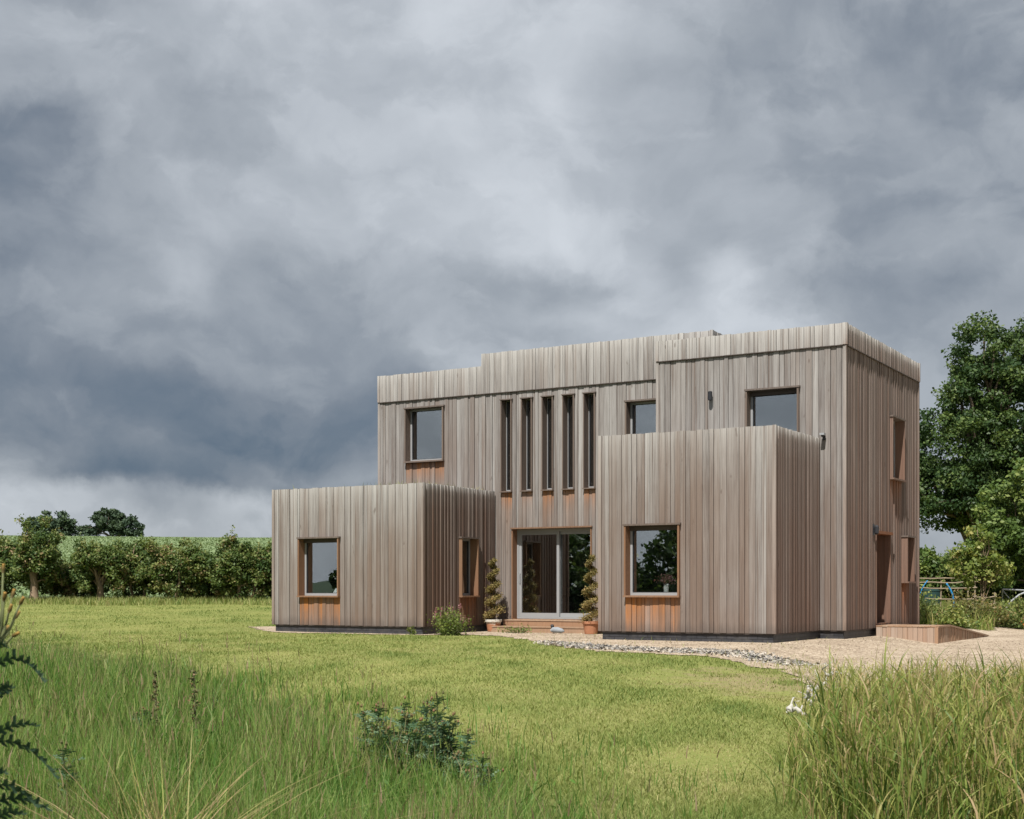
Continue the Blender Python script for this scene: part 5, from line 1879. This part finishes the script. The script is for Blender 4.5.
t = WT(W.node_tree)
sky = t.n('ShaderNodeTexSky', sky_type='NISHITA')
sky.sun_disc = False
sky.sun_elevation = SUN_EL
sky.sun_rotation = math.atan2(to[0], to[1])
bg1 = t.n('ShaderNodeBackground')
bg1.inputs[1].default_value = 0.08
t.l(sky.outputs[0], bg1.inputs[0])
dirv = t.n('ShaderNodeTexCoord').outputs['Generated']
nz = t.n('ShaderNodeVectorMath', operation='NORMALIZE')
t.l(dirv, nz.inputs[0])
dv = nz.outputs[0]
# warp the direction with turbulence so that cloud edges curl
nd = t.n('ShaderNodeTexNoise')
nd.inputs['Scale'].default_value = 6.0
nd.inputs['Detail'].default_value = 8
nd.inputs['Roughness'].default_value = 0.60
t.l(dv, nd.inputs['Vector'])
sub = t.n('ShaderNodeVectorMath', operation='SUBTRACT')
t.l(nd.outputs['Color'], sub.inputs[0])
sub.inputs[1].default_value = (0.5, 0.5, 0.5)
scl = t.n('ShaderNodeVectorMath', operation='SCALE')
t.l(sub.outputs[0], scl.inputs[0])
scl.inputs['Scale'].default_value = 0.075
ad = t.n('ShaderNodeVectorMath', operation='ADD')
t.l(dv, ad.inputs[0])
t.l(scl.outputs[0], ad.inputs[1])
sp = t.n('ShaderNodeSeparateXYZ')
t.l(ad.outputs[0], sp.inputs[0])
AZ = t.math('ARCTAN2', sp.outputs[0], sp.outputs[1])
EL = t.math('ARCSINE', sp.outputs[2])
cmb = t.n('ShaderNodeCombineXYZ')
t.l(AZ, cmb.inputs[0])
t.l(EL, cmb.inputs[1])
pt = cmb.outputs[0]


def ae(u, v):
    x, zz_ = (u - 512) / 1367.3, (589.45 - v) / 1367.3
    return math.atan2(x, 1), math.atan2(zz_, math.hypot(x, 1))


# brightness of the cloud deck, 0 dark rain cloud to 1 bright: one ramp over azimuth for each of a few elevations
ROWS = [
    (-60, [(0, .64), (300, .70), (520, .84), (800, .56), (1024, .56)]),
    (25, [(0, .72), (120, .66), (230, .78), (330, .80), (450, .86), (580, .86), (680, .64), (790, .50), (880, .56), (1000, .47)]),
    (95, [(0, .54), (60, .56), (130, .68), (200, .76), (320, .84), (450, .87), (560, .90), (625, .62), (720, .54), (820, .60), (900, .60), (1010, .50)]),
    (160, [(0, .40), (50, .40), (92, .47), (125, .68), (200, .74), (310, .84), (450, .84), (545, .88), (610, .66), (720, .64), (850, .57), (1010, .57)]),
    (225, [(0, .42), (60, .46), (105, .58), (200, .78), (320, .80), (450, .86), (560, .92), (640, .68), (740, .66), (850, .57), (1010, .62)]),
    (285, [(0, .46), (60, .48), (130, .60), (190, .90), (235, .58), (330, .58), (430, .72), (530, .82), (640, .86), (690, .64), (735, .98), (775, .58), (880, .52), (1010, .52)]),
    (345, [(0, .46), (90, .56), (180, .50), (280, .48), (380, .52), (480, .64), (580, .80), (690, .88), (800, .80), (900, .54), (1010, .48)]),
    (400, [(0, .30), (80, .34), (150, .26), (240, .24), (320, .38), (380, .42), (480, .55), (800, .55), (920, .55), (1010, .48)]),
    (450, [(0, .28), (60, .18), (130, .09), (230, .08), (310, .19), (380, .32), (480, .55), (1010, .55)]),
    (478, [(0, .42), (50, .28), (110, .09), (200, .05), (260, .12), (320, .32), (380, .46), (480, .6), (1010, .6)]),
    (500, [(0, .80), (60, .70), (120, .62), (190, .54), (250, .70), (320, .68), (400, .66), (1010, .6)]),
    (530, [(0, .72), (70, .72), (150, .76), (230, .70), (300, .70), (1010, .58)]),
    (575, [(0, .66), (150, .70), (1010, .56)]),
]
azn = t.mr(AZ, -0.7, 0.7)
acc = None
prev_el = None
for rv, pts_ in ROWS:
    rr_ = t.n('ShaderNodeValToRGB')
    rr_.color_ramp.interpolation = 'EASE'
    stops = [(-0.68, .98), (ae(-280, rv)[0], .62)] + [(ae(u_, rv)[0], c_) for u_, c_ in pts_] + [(ae(1300, rv)[0], .62), (0.68, .90)]
    while len(rr_.color_ramp.elements) < len(stops):
        rr_.color_ramp.elements.new(0.5)
    for i, (a_, c_) in enumerate(stops):
        rr_.color_ramp.elements[i].position = (a_ + 0.7) / 1.4
        rr_.color_ramp.elements[i].color = (c_, c_, c_, 1)
    t.l(azn, rr_.inputs[0])
    el_ = ae(512, rv)[1]
    if acc is None:
        acc = rr_.outputs[0]
    else:
        acc = t.mix(t.mr(EL, el_, prev_el, 1.0, 0.0, True), acc, rr_.outputs[0])
    prev_el = el_
top_ = t.mr(EL, ae(512, -60)[1], 0.75, 0.0, 1.0, True)
acc = t.mix(top_, acc, (0.66, 0.66, 0.66))


def cloud_height(lift):
    """Lumpy cloud relief; a second reading a little higher up lets the sun side of each billow come out pale."""
    mp_ = t.n('ShaderNodeMapping')
    mp_.inputs['Scale'].default_value = (1, 1, 1.5)
    mp_.inputs['Location'].default_value = lift
    t.l(ad.outputs[0], mp_.inputs['Vector'])
    return t.noise(mp_.outputs[0], 7.0, 8, 0.5, 0.25), mp_.outputs[0]


hA, mv = cloud_height((0, 0, 0))
hB, _ = cloud_height((0.012, 0, 0.035))
relief = t.math('SUBTRACT', hA, hB)
val = t.math('ADD', acc, t.math('MULTIPLY', relief, 0.95))
f3 = t.noise(mv, 3.4, 9, 0.5, 0.4)
val = t.math('ADD', val, t.math('MULTIPLY', t.mr(f3, 0.48, 0.535, -0.5, 0.5, True), 0.12))
f2 = t.noise(mv, 11.0, 6, 0.55, 0.3)
val = t.math('ADD', val, t.math('MULTIPLY', t.mr(f2, 0.5, 0.60, -0.2, 0.8, True), 0.09))
rp = t.n('ShaderNodeValToRGB')
E_ = 2 ** EXPOSURE
while len(rp.color_ramp.elements) < 4:
    rp.color_ramp.elements.new(0.5)
for i, (p_, c_) in enumerate([(0.0, (.095, .140, .200)), (0.3, (.205, .240, .290)), (0.6, (.355, .390, .435)), (1.15, (.64, .68, .73))]):
    e = rp.color_ramp.elements[i]
    e.position = p_ / 1.15
    e.color = (*[x / E_ for x in c_], 1)
t.l(t.math('MULTIPLY', val, 1 / 1.15), rp.inputs[0])
bg2 = t.n('ShaderNodeBackground')
t.l(rp.outputs[0], bg2.inputs[0])
mx = t.n('ShaderNodeMixShader')
mx.inputs[0].default_value = 0.96
t.l(bg1.outputs[0], mx.inputs[1])
t.l(bg2.outputs[0], mx.inputs[2])
t.l(mx.outputs[0], t.out.inputs['Surface'])

cam = bpy.data.cameras.new('camera')
cam.sensor_width = 36
cam.lens = 1367.3 / 1024 * 36
cam.shift_y = (589.45 - 409.5) / 1024
cam.clip_start = 0.05
cam.clip_end = 8000
co = bpy.data.objects.new('camera', cam)
COL.objects.link(co)
co.location = (0, 0, EYE)
co.rotation_euler = (math.radians(90), 0, 0)
sc.camera = co
cam.dof.use_dof = True
cam.dof.focus_distance = 31.0
cam.dof.aperture_fstop = 11.0

sc.view_settings.view_transform = 'Standard'
sc.view_settings.look = 'None'
sc.view_settings.exposure = EXPOSURE
sc.view_settings.gamma = 1
sc.view_settings.use_curve_mapping = False
sc.cycles.max_bounces = 8
sc.cycles.transparent_max_bounces = 16
sc.cycles.use_denoising = True
